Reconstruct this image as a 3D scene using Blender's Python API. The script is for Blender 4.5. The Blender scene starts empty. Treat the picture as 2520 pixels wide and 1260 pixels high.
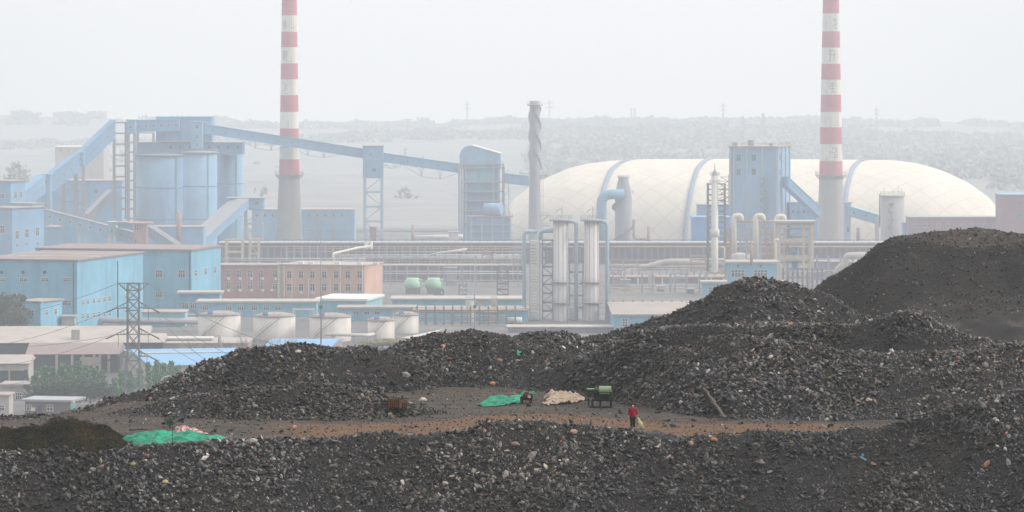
import bpy, bmesh, math, random
import numpy as np
from mathutils import Vector, Matrix, noise
R = math.radians
random.seed(7)
S = bpy.context.scene
COL = S.collection
# ---------------------------------------------------------------- camera, light, exposure
F = 10000.0      # focal length in photo pixels (photo 2520 wide)
HZ = 150.0       # horizon row
H = 85.0         # camera height above the plain
cd = bpy.data.cameras.new('camera'); cam = bpy.data.objects.new('camera', cd); COL.objects.link(cam)
cam.location = (0, 0, H); cam.rotation_euler = (R(90), 0, 0)
cd.sensor_width = 36.0; cd.lens = 36.0*F/2520.0; cd.shift_y = -(630.0-HZ)/2520.0
cd.clip_start = 1.0; cd.clip_end = 20000.0
S.camera = cam
SUN_EL, SUN_AZ = 36.0, 95.0      # degrees; azimuth from +Y towards +X
sd = bpy.data.lights.new('sun', 'SUN'); sd.energy = 1.4; sd.angle = R(14); sd.color = (1, .965, .92)
so = bpy.data.objects.new('sun', sd); COL.objects.link(so)
so.location = (0, 0, 400)
dirv = Vector((math.sin(R(SUN_AZ))*math.cos(R(SUN_EL)), math.cos(R(SUN_AZ))*math.cos(R(SUN_EL)), math.sin(R(SUN_EL))))
so.rotation_euler = dirv.to_track_quat('Z', 'Y').to_euler()
W = bpy.data.worlds.new('World'); S.world = W; W.use_nodes = True
nt = W.node_tree; nt.nodes.clear()
def wn(t, **k):
    n = nt.nodes.new(t)
    for a, b in k.items(): setattr(n, a, b)
    return n
sky = wn('ShaderNodeTexSky', sky_type='NISHITA', sun_disc=False, sun_elevation=R(SUN_EL), sun_rotation=R(SUN_AZ), air_density=1.0, dust_density=6.0, ozone_density=1.0)
b1 = wn('ShaderNodeBackground'); b1.inputs[1].default_value = 0.05
nt.links.new(sky.outputs[0], b1.inputs[0])
# the overcast layer: a closed grey-white cloud sheet, brightened towards the works and dimmed behind the camera
tc = wn('ShaderNodeTexCoord'); sx = wn('ShaderNodeSeparateXYZ'); nt.links.new(tc.outputs['Generated'], sx.inputs[0])
mr = wn('ShaderNodeMapRange'); mr.inputs[1].default_value = -1; mr.inputs[2].default_value = 1
mr.inputs[3].default_value = 0.32; mr.inputs[4].default_value = .98
nt.links.new(sx.outputs[1], mr.inputs[0])
no = wn('ShaderNodeTexNoise'); no.inputs['Scale'].default_value = 3; no.inputs['Detail'].default_value = 4
nt.links.new(tc.outputs['Generated'], no.inputs['Vector'])
mn = wn('ShaderNodeMapRange'); mn.inputs[3].default_value = .93; mn.inputs[4].default_value = 1.07
nt.links.new(no.outputs[0], mn.inputs[0])
zr = wn('ShaderNodeMapRange'); zr.inputs[1].default_value = 0; zr.inputs[2].default_value = 1; zr.inputs[3].default_value = 1.0; zr.inputs[4].default_value = 2.4
nt.links.new(sx.outputs[2], zr.inputs[0])
mz = wn('ShaderNodeMath', operation='MULTIPLY'); nt.links.new(mr.outputs[0], mz.inputs[0]); nt.links.new(zr.outputs[0], mz.inputs[1])
mm = wn('ShaderNodeMath', operation='MULTIPLY'); nt.links.new(mz.outputs[0], mm.inputs[0]); nt.links.new(mn.outputs[0], mm.inputs[1])
# a pale glow added to the cloud, low over the works, away from the sun lamp
dp = wn('ShaderNodeVectorMath', operation='DOT_PRODUCT'); dp.inputs[1].default_value = Vector((-.012, 1, .03)).normalized(); nt.links.new(tc.outputs['Generated'], dp.inputs[0])
gl = wn('ShaderNodeMapRange'); gl.interpolation_type = 'SMOOTHERSTEP'; gl.inputs[1].default_value = math.cos(R(9)); gl.inputs[2].default_value = 1.0; gl.inputs[3].default_value = 0; gl.inputs[4].default_value = .32
nt.links.new(dp.outputs['Value'], gl.inputs[0]); ga = wn('ShaderNodeMath', operation='ADD'); nt.links.new(mm.outputs[0], ga.inputs[0]); nt.links.new(gl.outputs[0], ga.inputs[1]); mm = ga
b2 = wn('ShaderNodeBackground'); b2.inputs[0].default_value = (1, .925, .86, 1); nt.links.new(mm.outputs[0], b2.inputs[1])
ad = wn('ShaderNodeAddShader'); nt.links.new(b1.outputs[0], ad.inputs[0]); nt.links.new(b2.outputs[0], ad.inputs[1])
wo = wn('ShaderNodeOutputWorld'); nt.links.new(ad.outputs[0], wo.inputs[0])
S.view_settings.view_transform = 'Standard'; S.view_settings.look = 'None'
S.view_settings.exposure = 0.0; S.view_settings.gamma = 1.0
S.render.engine = 'CYCLES'
S.cycles.volume_bounces = 4; S.cycles.max_bounces = 8; S.cycles.transparent_max_bounces = 24
S.cycles.use_denoising = True
# ---------------------------------------------------------------- helpers
def gz(Y):                       # level of the plain: flat, then falling gently behind the offices
    return 0.0 if Y < 1400 else -(Y-1400)*22.0/900.0 if Y < 2300 else -22.0
def PX(px, Y): return (px-1260.0)*Y/F
def PZ(py, Y): return H-(py-HZ)*Y/F
def P(px, py, Y): return Vector((PX(px, Y), Y, PZ(py, Y)))
def GY(py):                      # distance at which the plain is seen in photo row py
    a, b = 300.0, 2900.0
    for _ in range(40):
        m = (a+b)/2
        if HZ+(H-gz(m))/m*F > py: a = m
        else: b = m
    return a
def tag(o, label=None, cat=None, group=None, kind=None):
    if label: o['label'] = label
    if cat: o['category'] = cat
    if group: o['group'] = group
    if kind: o['kind'] = kind
    return o
def thing(name, label, cat, loc=(0, 0, 0), rz=0, group=None):
    o = bpy.data.objects.new(name, None); COL.objects.link(o)
    o.empty_display_size = .5
    o.location = loc; o.rotation_euler = (0, 0, rz)
    return tag(o, label, cat, group)
def copy_tree(o, parent=None):
    c = o.copy(); COL.objects.link(c)
    if parent: c.parent = parent
    for ch in list(o.children): copy_tree(ch, c)
    return c
class MB:
    def __init__(s): s.v = []; s.f = []; s.m = []; s.sm = []
    def add(s, vs, fs, m=0, sm=False):
        n = len(s.v); s.v += [tuple(p) for p in vs]
        for f in fs: s.f.append(tuple(i+n for i in f)); s.m.append(m); s.sm.append(sm)
    def box(s, x0, x1, y0, y1, z0, z1, m=0):
        s.add([(x0, y0, z0), (x1, y0, z0), (x1, y1, z0), (x0, y1, z0), (x0, y0, z1), (x1, y0, z1), (x1, y1, z1), (x0, y1, z1)],
              [(0, 3, 2, 1), (4, 5, 6, 7), (0, 1, 5, 4), (1, 2, 6, 5), (2, 3, 7, 6), (3, 0, 4, 7)], m)
    def beam(s, a, b, w, h=None, m=0, up=(0, 0, 1)):
        a, b = Vector(a), Vector(b); h = h or w; d = (b-a)
        if d.length < 1e-6: return
        d.normalize(); u = Vector(up)
        if abs(d.dot(u)) > .97: u = Vector((0, 1, 0))
        r = d.cross(u).normalized(); u = r.cross(d).normalized()
        vs = []
        for p in (a, b):
            for i, j in ((-1, -1), (1, -1), (1, 1), (-1, 1)): vs.append(p+r*(i*w/2)+u*(j*h/2))
        s.add(vs, [(0, 3, 2, 1), (4, 5, 6, 7), (0, 1, 5, 4), (1, 2, 6, 5), (2, 3, 7, 6), (3, 0, 4, 7)], m)
    def tube(s, pts, r, n=10, m=0, caps=True):
        pts = [Vector(p) for p in pts]; rs = r if isinstance(r, (list, tuple)) else [r]*len(pts)
        base = len(s.v); prev = None
        for i, p in enumerate(pts):
            d = (pts[min(i+1, len(pts)-1)]-pts[max(i-1, 0)]).normalized()
            if prev is None:
                u = Vector((0, 0, 1)) if abs(d.z) < .9 else Vector((0, 1, 0))
                a = d.cross(u).normalized()
            else: a = (prev-d*prev.dot(d)).normalized()
            prev = a; b = d.cross(a)
            for k in range(n):
                t = 2*math.pi*k/n; s.v.append(tuple(p+(a*math.cos(t)+b*math.sin(t))*rs[i]))
        for i in range(len(pts)-1):
            for k in range(n):
                k2 = (k+1) % n
                s.f.append((base+i*n+k, base+i*n+k2, base+(i+1)*n+k2, base+(i+1)*n+k)); s.m.append(m); s.sm.append(n > 5)
        if caps:
            s.f.append(tuple(base+k for k in range(n))[::-1]); s.m.append(m); s.sm.append(False)
            e = base+(len(pts)-1)*n; s.f.append(tuple(e+k for k in range(n))); s.m.append(m); s.sm.append(False)
    def lathe(s, prof, cx=0, cy=0, n=32, m=0, mats=None, capt=True, capb=False):
        base = len(s.v)
        for r, z in prof:
            for k in range(n):
                t = 2*math.pi*k/n; s.v.append((cx+r*math.cos(t), cy+r*math.sin(t), z))
        for i in range(len(prof)-1):
            for k in range(n):
                k2 = (k+1) % n
                s.f.append((base+i*n+k, base+i*n+k2, base+(i+1)*n+k2, base+(i+1)*n+k)); s.m.append(mats[i] if mats else m); s.sm.append(True)
        if capt: s.f.append(tuple(base+(len(prof)-1)*n+k for k in range(n))); s.m.append(mats[-1] if mats else m); s.sm.append(False)
        if capb: s.f.append(tuple(base+k for k in range(n))[::-1]); s.m.append(m); s.sm.append(False)
    def prism(s, poly, y0, y1, m=0):      # polygon in x,z extruded in y (counter-clockwise seen from -y)
        n = len(poly)
        s.add([(x, y0, z) for x, z in poly]+[(x, y1, z) for x, z in poly],
              [tuple(range(n)), tuple(range(2*n-1, n-1, -1))]+[(i, i+n, (i+1) % n+n, (i+1) % n) for i in range(n)], m)
    def rail(s, a, b, h=1.1, step=2.0, r=.05, m=0):   # handrail between two points
        a, b = Vector(a), Vector(b); n = max(1, int((b-a).length/step))
        for k in range(n+1):
            p = a.lerp(b, k/n); s.beam(p, p+Vector((0, 0, h)), r*1.6, None, m)
        for q in (h, h*.55): s.beam(a+Vector((0, 0, q)), b+Vector((0, 0, q)), r*1.6, None, m)
    def build(s, name, mats, parent=None, loc=None, rz=0):
        me = bpy.data.meshes.new(name); me.from_pydata(s.v, [], s.f)
        if not isinstance(mats, (list, tuple)): mats = [mats]
        for q in mats: me.materials.append(q)
        me.polygons.foreach_set('material_index', s.m); me.polygons.foreach_set('use_smooth', s.sm); me.update()
        o = bpy.data.objects.new(name, me); COL.objects.link(o)
        if parent: o.parent = parent
        if loc is not None: o.location = loc
        if rz: o.rotation_euler = (0, 0, rz)
        return o
def part_copy(o, parent, loc=None, rz=None):
    c = o.copy(); COL.objects.link(c); c.parent = parent
    if loc is not None: c.location = loc
    if rz is not None: c.rotation_euler = (0, 0, rz)
    return c
# ---------------------------------------------------------------- materials
def mat(name, col, rough=.75, var=.12, scale=.35, stain=None, stain_amt=.5, metal=0.0, bump=0.0, ribs=0.0):
    m = bpy.data.materials.new(name); m.use_nodes = True; t = m.node_tree; b = t.nodes['Principled BSDF']
    b.inputs['Roughness'].default_value = rough; b.inputs['Metallic'].default_value = metal
    if 'Specular IOR Level' in b.inputs: b.inputs['Specular IOR Level'].default_value = .3
    g = t.nodes.new('ShaderNodeTexCoord')
    n = t.nodes.new('ShaderNodeTexNoise'); n.inputs['Scale'].default_value = scale; n.inputs['Detail'].default_value = 6; n.inputs['Roughness'].default_value = .65
    t.links.new(g.outputs['Object'], n.inputs['Vector'])
    r = t.nodes.new('ShaderNodeMapRange'); r.inputs[1].default_value = .3; r.inputs[2].default_value = .7
    r.inputs[3].default_value = 1-var; r.inputs[4].default_value = 1+var
    t.links.new(n.outputs[0], r.inputs[0])
    mx = t.nodes.new('ShaderNodeVectorMath'); mx.operation = 'SCALE'; mx.inputs[0].default_value = col[:3]
    t.links.new(r.outputs[0], mx.inputs['Scale'])
    out = mx.outputs[0]
    if stain:                      # rain streaks and grime: noise drawn out along z
        mp = t.nodes.new('ShaderNodeMapping'); mp.inputs['Scale'].default_value = (1, 1, .12)
        t.links.new(g.outputs['Object'], mp.inputs[0])
        n2 = t.nodes.new('ShaderNodeTexNoise'); n2.inputs['Scale'].default_value = scale*2.2; n2.inputs['Detail'].default_value = 7; n2.inputs['Roughness'].default_value = .7
        t.links.new(mp.outputs[0], n2.inputs['Vector'])
        r2 = t.nodes.new('ShaderNodeMapRange'); r2.inputs[1].default_value = .5; r2.inputs[2].default_value = .75; r2.inputs[3].default_value = 0; r2.inputs[4].default_value = stain_amt
        t.links.new(n2.outputs[0], r2.inputs[0])
        q = t.nodes.new('ShaderNodeMix'); q.data_type = 'RGBA'; t.links.new(r2.outputs[0], q.inputs['Factor'])
        t.links.new(out, q.inputs['A']); q.inputs['B'].default_value = (*stain, 1); out = q.outputs['Result']
    t.links.new(out, b.inputs['Base Color'])
    if bump:
        bp = t.nodes.new('ShaderNodeBump'); bp.inputs['Strength'].default_value = bump; bp.inputs['Distance'].default_value = .1
        n3 = t.nodes.new('ShaderNodeTexNoise'); n3.inputs['Scale'].default_value = scale*12; n3.inputs['Detail'].default_value = 5
        t.links.new(g.outputs['Object'], n3.inputs['Vector']); t.links.new(n3.outputs[0], bp.inputs['Height']); t.links.new(bp.outputs[0], b.inputs['Normal'])
    if ribs:                       # corrugated sheet: ribs across x and y every `ribs` metres
        wv = t.nodes.new('ShaderNodeTexWave'); wv.wave_type = 'BANDS'; wv.bands_direction = 'DIAGONAL'; wv.inputs['Scale'].default_value = 1.0/ribs/3; wv.inputs['Distortion'].default_value = 0
        mp2 = t.nodes.new('ShaderNodeMapping'); mp2.inputs['Scale'].default_value = (1, 1, 0); t.links.new(g.outputs['Object'], mp2.inputs[0]); t.links.new(mp2.outputs[0], wv.inputs['Vector'])
        bp = t.nodes.new('ShaderNodeBump'); bp.inputs['Strength'].default_value = .6; bp.inputs['Distance'].default_value = .1
        t.links.new(wv.outputs['Fac'], bp.inputs['Height']); t.links.new(bp.outputs[0], b.inputs['Normal'])
    return m
M = {}
M['blue'] = mat('blue_wall', (.19, .46, .64), .7, .16, .09, (.06, .25, .36), .65)
M['blue2'] = mat('blue_wall_far', (.20, .41, .64), .7, .16, .06, (.12, .26, .42), .6)  # blue paled in the colour to stand in for distance haze
M['silo'] = mat('silo_blue', (.24, .45, .66), .65, .2, .05, (.12, .28, .42), .7)  # some of the far haze is mixed into this blue
M['bluelight'] = mat('blue_parapet', (.24, .54, .66), .7, .1, .2, (.1, .25, .32), .5)
M['deepblue'] = mat('deep_blue', (.12, .34, .68), .6, .08, .15, (.03, .15, .35), .4)
M['blueroof'] = mat('blue_sheet_roof', (.14, .36, .62), .5, .1, .15, (.2, .4, .6), .5, ribs=1.0)
M['red'] = mat('red_paint', (.55, .15, .20), .6, .18, .12, (.34, .16, .19), .8)  # red lifted towards pink, part of the haze put into the paint
M['white'] = mat('white_paint', (.80, .79, .74), .6, .06, .2, (.5, .48, .42), .35)
M['wornwhite'] = mat('worn_white_paint', (.78, .77, .70), .6, .08, .25, (.34, .33, .33), .75)
M['conc'] = mat('concrete', (.38, .38, .38), .85, .12, .1, (.25, .25, .26), .5, bump=.2)
M['cream'] = mat('cream_frame', (.58, .52, .43), .8, .12, .3, (.25, .2, .17), .7)
M['lightconc'] = mat('light_concrete', (.45, .435, .42), .85, .14, .2, (.25, .22, .2), .6)
M['brick'] = mat('red_brick', (.46, .26, .265), .85, .14, .2, (.24, .13, .13), .4)
M['brick2'] = mat('orange_brick', (.61, .40, .32), .85, .12, .2, (.3, .17, .14), .4)
M['brickd'] = mat('dark_brick', (.30, .17, .22), .85, .12, .15, (.14, .08, .1), .4)  # brick lightened for distance, haze painted into its colour
M['battery'] = mat('sooty_hazed_brick', (.12, .13, .19), .9, .3, .1, (.14, .08, .07), .7)  # dark brick with bluish haze mixed into its colour
M['dark'] = mat('dark_steel', (.06, .065, .08), .6, .2, .3)  # lifted towards bluish grey as painted haze
M['steel'] = mat('galvanised_steel', (.20, .22, .25), .5, .12, .5, metal=.3)  # bluish grey carries some painted mid-distance haze
M['greysteel'] = mat('grey_steel', (.34, .37, .42), .55, .12, .3, (.2, .2, .22), .4)
M['pipe'] = mat('pipe_white', (.66, .66, .64), .5, .08, .3, (.35, .33, .3), .5)
M['pipeblue'] = mat('pipe_pale_blue', (.38, .50, .61), .5, .1, .3, (.2, .3, .4), .5)
M['rustpipe'] = mat('rusty_pipe', (.36, .25, .2), .8, .2, .3, (.2, .12, .1), .7)
M['column'] = mat('pale_cladding', (.66, .64, .63), .5, .06, .12, (.4, .4, .42), .45)
M['creampipe'] = mat('cream_duct', (.72, .68, .56), .55, .08, .2, (.4, .35, .28), .5)
M['glass'] = mat('window_glass', (.05, .07, .09), .25, .2, .5)
M['frame'] = mat('window_frame', (.78, .78, .78), .5, .04, 1)
M['roofgrey'] = mat('grey_roof', (.36, .33, .31), .9, .15, .1, (.22, .2, .19), .5)
M['roofbrown'] = mat('brown_roof', (.27, .22, .23), .85, .14, .06, (.32, .27, .26), .5)
M['brownwall'] = mat('brown_render', (.17, .14, .125), .85, .15, .3, (.1, .09, .08), .5)
M['roofpale'] = mat('pale_sheet_roof', (.41, .385, .37), .85, .14, .12, (.33, .25, .22), .7)
M['shedwall'] = mat('dark_shed_wall', (.06, .075, .11), .9, .2, .15)  # dark wall tinted blue in place of the haze before it
M['purple'] = mat('pipework_shadow_wall', (.22, .22, .28), .9, .25, .1, (.2, .12, .1), .6)  # wall tone holds painted recess shade, lifted bluish for haze
M['tank'] = mat('tank_paint', (.66, .64, .61), .6, .08, .15, (.34, .31, .29), .6)
M['green'] = mat('green_tank', (.38, .62, .50), .5, .1, .4)
M['rust'] = mat('rusty_steel', (.2, .08, .06), .8, .3, 1.0)
M['letter'] = mat('faded_lettering', (.40, .39, .40), .8, .25, .8)
M['bark'] = mat('bark', (.10, .08, .065), .95, .2, 2)
M['acunit'] = mat('air_conditioner', (.75, .75, .73), .5, .05, 2)

def leafmat(name, c1, c2, sc=.6):
    m = bpy.data.materials.new(name); m.use_nodes = True; t = m.node_tree; b = t.nodes['Principled BSDF']
    b.inputs['Roughness'].default_value = .8
    g = t.nodes.new('ShaderNodeNewGeometry'); n = t.nodes.new('ShaderNodeTexNoise'); n.inputs['Scale'].default_value = sc; n.inputs['Detail'].default_value = 3
    t.links.new(g.outputs['Position'], n.inputs['Vector'])
    q = t.nodes.new('ShaderNodeMath'); q.operation = 'MULTIPLY_ADD'; q.inputs[1].default_value = .55; q.inputs[2].default_value = -.18
    t.links.new(g.outputs['Random Per Island'], q.inputs[0])
    ad2 = t.nodes.new('ShaderNodeMath'); t.links.new(q.outputs[0], ad2.inputs[0]); t.links.new(n.outputs[0], ad2.inputs[1])
    r = t.nodes.new('ShaderNodeValToRGB'); r.color_ramp.elements[0].position = .3; r.color_ramp.elements[0].color = (*c1, 1); r.color_ramp.elements[1].position = .8; r.color_ramp.elements[1].color = (*c2, 1)
    t.links.new(ad2.outputs[0], r.inputs[0]); t.links.new(r.outputs[0], b.inputs['Base Color'])
    return m
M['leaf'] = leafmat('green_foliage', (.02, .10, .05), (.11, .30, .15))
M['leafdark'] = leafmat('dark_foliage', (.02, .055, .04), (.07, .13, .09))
M['leaffar'] = leafmat('haze_paled_foliage', (.22, .25, .265), (.28, .30, .315))  # leaves made pale and bluish, distance haze painted into them
M['leafyellow'] = leafmat('yellow_foliage', (.16, .16, .06), (.36, .34, .14))
_b = bpy.data.materials.new('dry_brush'); _b.use_nodes = True; _t = _b.node_tree; _g = _t.nodes.new('ShaderNodeNewGeometry')
_n = _t.nodes.new('ShaderNodeTexNoise'); _n.inputs['Scale'].default_value = .75; _n.inputs['Detail'].default_value = 5; _t.links.new(_g.outputs['Position'], _n.inputs['Vector'])
_m = _t.nodes.new('ShaderNodeMath'); _m.operation = 'MULTIPLY_ADD'; _m.inputs[1].default_value = .26; _t.links.new(_g.outputs['Random Per Island'], _m.inputs[0]); _t.links.new(_n.outputs[0], _m.inputs[2])
_r = _t.nodes.new('ShaderNodeValToRGB'); _e = _r.color_ramp.elements; _e[0].position = .44; _e[0].color = (.004, .006, .002, 1); _e[1].position = .92; _e[1].color = (.085, .042, .012, 1)
_x = _e.new(.60); _x.color = (.020, .023, .006, 1); _x = _e.new(.76); _x.color = (.040, .031, .009, 1)
_t.links.new(_m.outputs[0], _r.inputs[0]); _t.links.new(_r.outputs[0], _t.nodes['Principled BSDF'].inputs['Base Color']); _t.nodes['Principled BSDF'].inputs['Roughness'].default_value = .9
M['brush'] = _b
M['twig'] = leafmat('bare_twigs', (.09, .07, .06), (.22, .18, .15), .3)
# ---------------------------------------------------------------- terrain
rng = np.random.default_rng(5)
_T = rng.random((256, 256))
def vnoise(x, y):
    xi = np.floor(x).astype(int); yi = np.floor(y).astype(int); fx = x-xi; fy = y-yi
    fx = fx*fx*(3-2*fx); fy = fy*fy*(3-2*fy)
    a = _T[xi & 255, yi & 255]; b = _T[(xi+1) & 255, yi & 255]; c = _T[xi & 255, (yi+1) & 255]; d = _T[(xi+1) & 255, (yi+1) & 255]
    return (a*(1-fx)+b*fx)*(1-fy)+(c*(1-fx)+d*fx)*fy-.5
def fbm(x, y, s, o=4):
    r = 0; a = 1.0
    for k in range(o): r = r+a*vnoise(x/s+17.3*k, y/s-9.1*k); s *= .5; a *= .5
    return r
BENCH = 61.2
# each ridge of tipped rubble: crest line (photo column, photo row) at distance Yc, front slope, back slope, rounding
RIDGES = [
    ([(-200, 1135), (0, 1124), (200, 1112), (300, 1101), (450, 1093), (560, 1089), (700, 1085), (850, 1080), (950, 1071), (1050, 1067), (1150, 1058), (1200, 1049), (1300, 1044), (1400, 1050), (1470, 1059), (1560, 1063), (1600, 1072), (1700, 1080), (1800, 1069), (1900, 1063), (2000, 1064), (2100, 1053), (2200, 1038), (2300, 1022), (2400, 1000), (2520, 968), (2700, 930)], (248.5, 255.5), .62, .7, .5),
    ([(150, 1040), (240, 1026), (400, 990), (560, 965), (700, 953), (850, 957), (930, 968), (1000, 990), (1060, 1008), (1120, 1030)], (274, 274), .38, .3, .8),
    ([(-300, 1045), (0, 1030), (100, 1025), (200, 1008), (300, 976), (360, 956), (400, 936), (450, 913), (500, 894), (550, 882), (600, 866), (640, 858), (700, 852), (740, 845), (770, 844), (800, 847), (840, 856), (880, 860), (950, 868), (1000, 880), (1060, 905), (1120, 940)], (280, 302), .52, .5, .8),
    ([(780, 960), (870, 925), (910, 898), (950, 868), (985, 850), (1020, 836), (1080, 828), (1150, 822), (1200, 820), (1240, 826), (1275, 836), (1320, 850), (1400, 880)], (303, 303), .55, .5, 1.0),
    ([(1200, 858), (1250, 835), (1280, 822), (1320, 813), (1350, 813), (1400, 823), (1430, 834), (1480, 850), (1540, 870)], (307, 307), .5, .5, .9),
    ([(1300, 930, 296), (1370, 900, 296), (1430, 868, 295), (1480, 848, 294), (1530, 843, 291), (1600, 850, 287), (1680, 858, 282.5), (1740, 846, 281), (1800, 838, 280), (1850, 840, 280), (1950, 852, 279), (2100, 868, 278), (2250, 876, 278), (2350, 868, 278), (2430, 856, 278), (2520, 846, 278), (2750, 830, 278)], (284, 278), .5, .35, 1.0),
    ([(1380, 838), (1430, 832), (1460, 823), (1500, 820), (1560, 807), (1600, 791), (1660, 768), (1700, 746), (1730, 738), (1760, 716), (1800, 696), (1835, 689), (1870, 688), (1900, 692), (1960, 699), (2000, 713), (2050, 731), (2100, 760), (2160, 790), (2250, 816), (2320, 834), (2380, 845), (2440, 849), (2520, 850), (2700, 870)], (332, 332), .55, .5, 1.0),
    ([(1560, 818), (1640, 806), (1700, 803), (1780, 799), (1900, 797), (2000, 799), (2100, 801), (2150, 792), (2190, 774), (2230, 768), (2270, 778), (2330, 808), (2400, 838), (2480, 850)], (307, 307), .85, .14, .5),
    ([(1960, 760), (1990, 730), (2015, 707), (2060, 676), (2100, 650), (2150, 616), (2185, 598), (2230, 597), (2300, 607), (2400, 613), (2460, 606), (2520, 598), (2750, 590)], (380, 380), .62, .3, .5),
    ([(1990, 760), (2100, 665), (2160, 612), (2190, 586), (2240, 574), (2350, 566), (2440, 566), (2520, 569), (2750, 575)], (393, 393), .25, .5, 1.0)]
_R = []
for pts, (ya, yb), sf, sb, rd in RIDGES:
    n = len(pts); xs = []; ys = []; zs = []
    for pt in pts:
        px, py = pt[:2]; Yc = pt[2] if len(pt) > 2 else ya+(yb-ya)*min(1, max(0, (px-0)/1300.)) if ya != yb else ya
        xs.append(PX(px, Yc)); ys.append(Yc); zs.append(PZ(py, Yc))
    _R.append((np.array(xs), np.array(ys), np.array(zs), sf, sb, rd))
_bx = np.array([PX(p, 290) for p in (-400, 0, 150, 250, 330, 450, 800, 1400, 1600, 1950, 2170, 2320, 2800)])
_by = np.array([266, 268, 270, 276, 286, 294, 312, 320, 330, 340, 345, 435, 440.])
def yfront(x): return np.interp(x, [-31, 1, 40], [248.2, 255.2, 255.2])
def terr(x, y, rough=1.0):
    x = np.asarray(x, float); y = np.asarray(y, float)
    yb = np.interp(x, _bx, _by)
    base = BENCH-.5*np.maximum(0, y-yb)-.58*np.maximum(0, yfront(x)-y)
    base = base-1.2*np.clip((y-320)/40, 0, 1)*(x > 20)
    flat = base.copy()
    wob = fbm(x, y, 14., 3)*1.2
    z = base
    for xs, ys, zs, sf, sb, rd in _R:
        yc = np.interp(x, xs, ys)+wob*.8; zc = np.interp(x, xs, zs)
        zc = zc-.6*np.maximum(0, xs[0]-x)-.6*np.maximum(0, x-xs[-1])
        d = y-yc; d = np.sqrt(d*d+rd*rd)-rd
        # gullies: the front slope varies along the ridge
        s = np.where(y < yc, sf*(1+.22*fbm(x+ys[0], y*.25, 7., 3)), sb)
        q = zc-s*d
        z = (z+q+np.sqrt((z-q)**2+.02))*.5
    k = np.clip((z-flat)*1.2, 0, 1)
    steep = np.clip((252-y)/3, 0, 1)
    k = np.maximum(k, steep)
    z = z+rough*(fbm(x, y, 5., 4)*.50*k+fbm(x+50, y, 1.3, 3)*(.05+.2*k))
    return np.maximum(z, -62.)
def tz(x, y): return float(terr(np.array([x]), np.array([y]))[0])
def grid_mesh(name, xs, ys, zfun, m, kind='structure', parent=None):
    X, Yv = np.meshgrid(xs, ys); Z = zfun(X, Yv)
    nx, ny = len(xs), len(ys)
    co = np.stack([X, Yv, Z], -1).reshape(-1, 3)
    i = np.arange(nx-1); j = np.arange(ny-1); I, J = np.meshgrid(i, j); a = (J*nx+I).ravel()
    q = np.stack([a, a+1, a+nx+1, a+nx], -1)
    return np_mesh(name, co, q, m, kind, True)
def np_mesh(name, co, q, m, kind=None, smooth=False, parent=None, col=None):
    me = bpy.data.meshes.new(name); nf, k = q.shape
    me.vertices.add(len(co)); me.vertices.foreach_set('co', co.astype(np.float32).ravel())
    me.loops.add(nf*k); me.loops.foreach_set('vertex_index', q.astype(np.int32).ravel())
    me.polygons.add(nf); me.polygons.foreach_set('loop_start', np.arange(0, nf*k, k, dtype=np.int32))
    me.polygons.foreach_set('loop_total', np.full(nf, k, np.int32))
    me.polygons.foreach_set('use_smooth', np.full(nf, smooth))
    if col is not None:
        at = me.color_attributes.new('tint', 'FLOAT_COLOR', 'POINT'); at.data.foreach_set('color', col.astype(np.float32).ravel())
    me.update(calc_edges=True); me.validate()
    for z in (m if isinstance(m, (list, tuple)) else [m]): me.materials.append(z)
    o = bpy.data.objects.new(name, me); COL.objects.link(o)
    if kind: o['kind'] = kind
    if parent: o.parent = parent
    return o
class NT:                                    # tiny node-graph helper
    def __init__(s, name):
        s.m = bpy.data.materials.new(name); s.m.use_nodes = True; s.t = s.m.node_tree; s.b = s.t.nodes['Principled BSDF']
        s.b.inputs['Roughness'].default_value = .9
    def n(s, ty, **k):
        x = s.t.nodes.new(ty)
        for a, b in k.items():
            if a.startswith('i_'): x.inputs[a[2:].replace('_', ' ')].default_value = b
            else: setattr(x, a, b)
        return x
    def l(s, a, b): s.t.links.new(a, b)
    def noise(s, vec, scale, detail=5, rough=.6):
        x = s.n('ShaderNodeTexNoise'); x.inputs['Scale'].default_value = scale; x.inputs['Detail'].default_value = detail; x.inputs['Roughness'].default_value = rough
        s.l(vec, x.inputs['Vector']); return x.outputs[0]
    def rng(s, v, a, b, c=0., d=1.):
        x = s.n('ShaderNodeMapRange'); s.l(v, x.inputs[0])
        for i, q in enumerate((a, b, c, d)): x.inputs[i+1].default_value = q
        return x.outputs[0]
    def math(s, op, a, b=None):
        x = s.n('ShaderNodeMath', operation=op)
        for i, q in enumerate((a, b)):
            if q is None: continue
            if isinstance(q, (int, float)): x.inputs[i].default_value = q
            else: s.l(q, x.inputs[i])
        return x.outputs[0]
    def mix(s, f, a, b):
        x = s.n('ShaderNodeMix', data_type='RGBA')
        if isinstance(f, (int, float)): x.inputs['Factor'].default_value = f
        else: s.l(f, x.inputs['Factor'])
        for k, q in (('A', a), ('B', b)):
            if isinstance(q, tuple): x.inputs[k].default_value = (*q[:3], 1)
            else: s.l(q, x.inputs[k])
        return x.outputs['Result']
    def mapping(s, vec, scale):
        x = s.n('ShaderNodeMapping'); x.inputs['Scale'].default_value = scale; s.l(vec, x.inputs[0]); return x.outputs[0]
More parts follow.
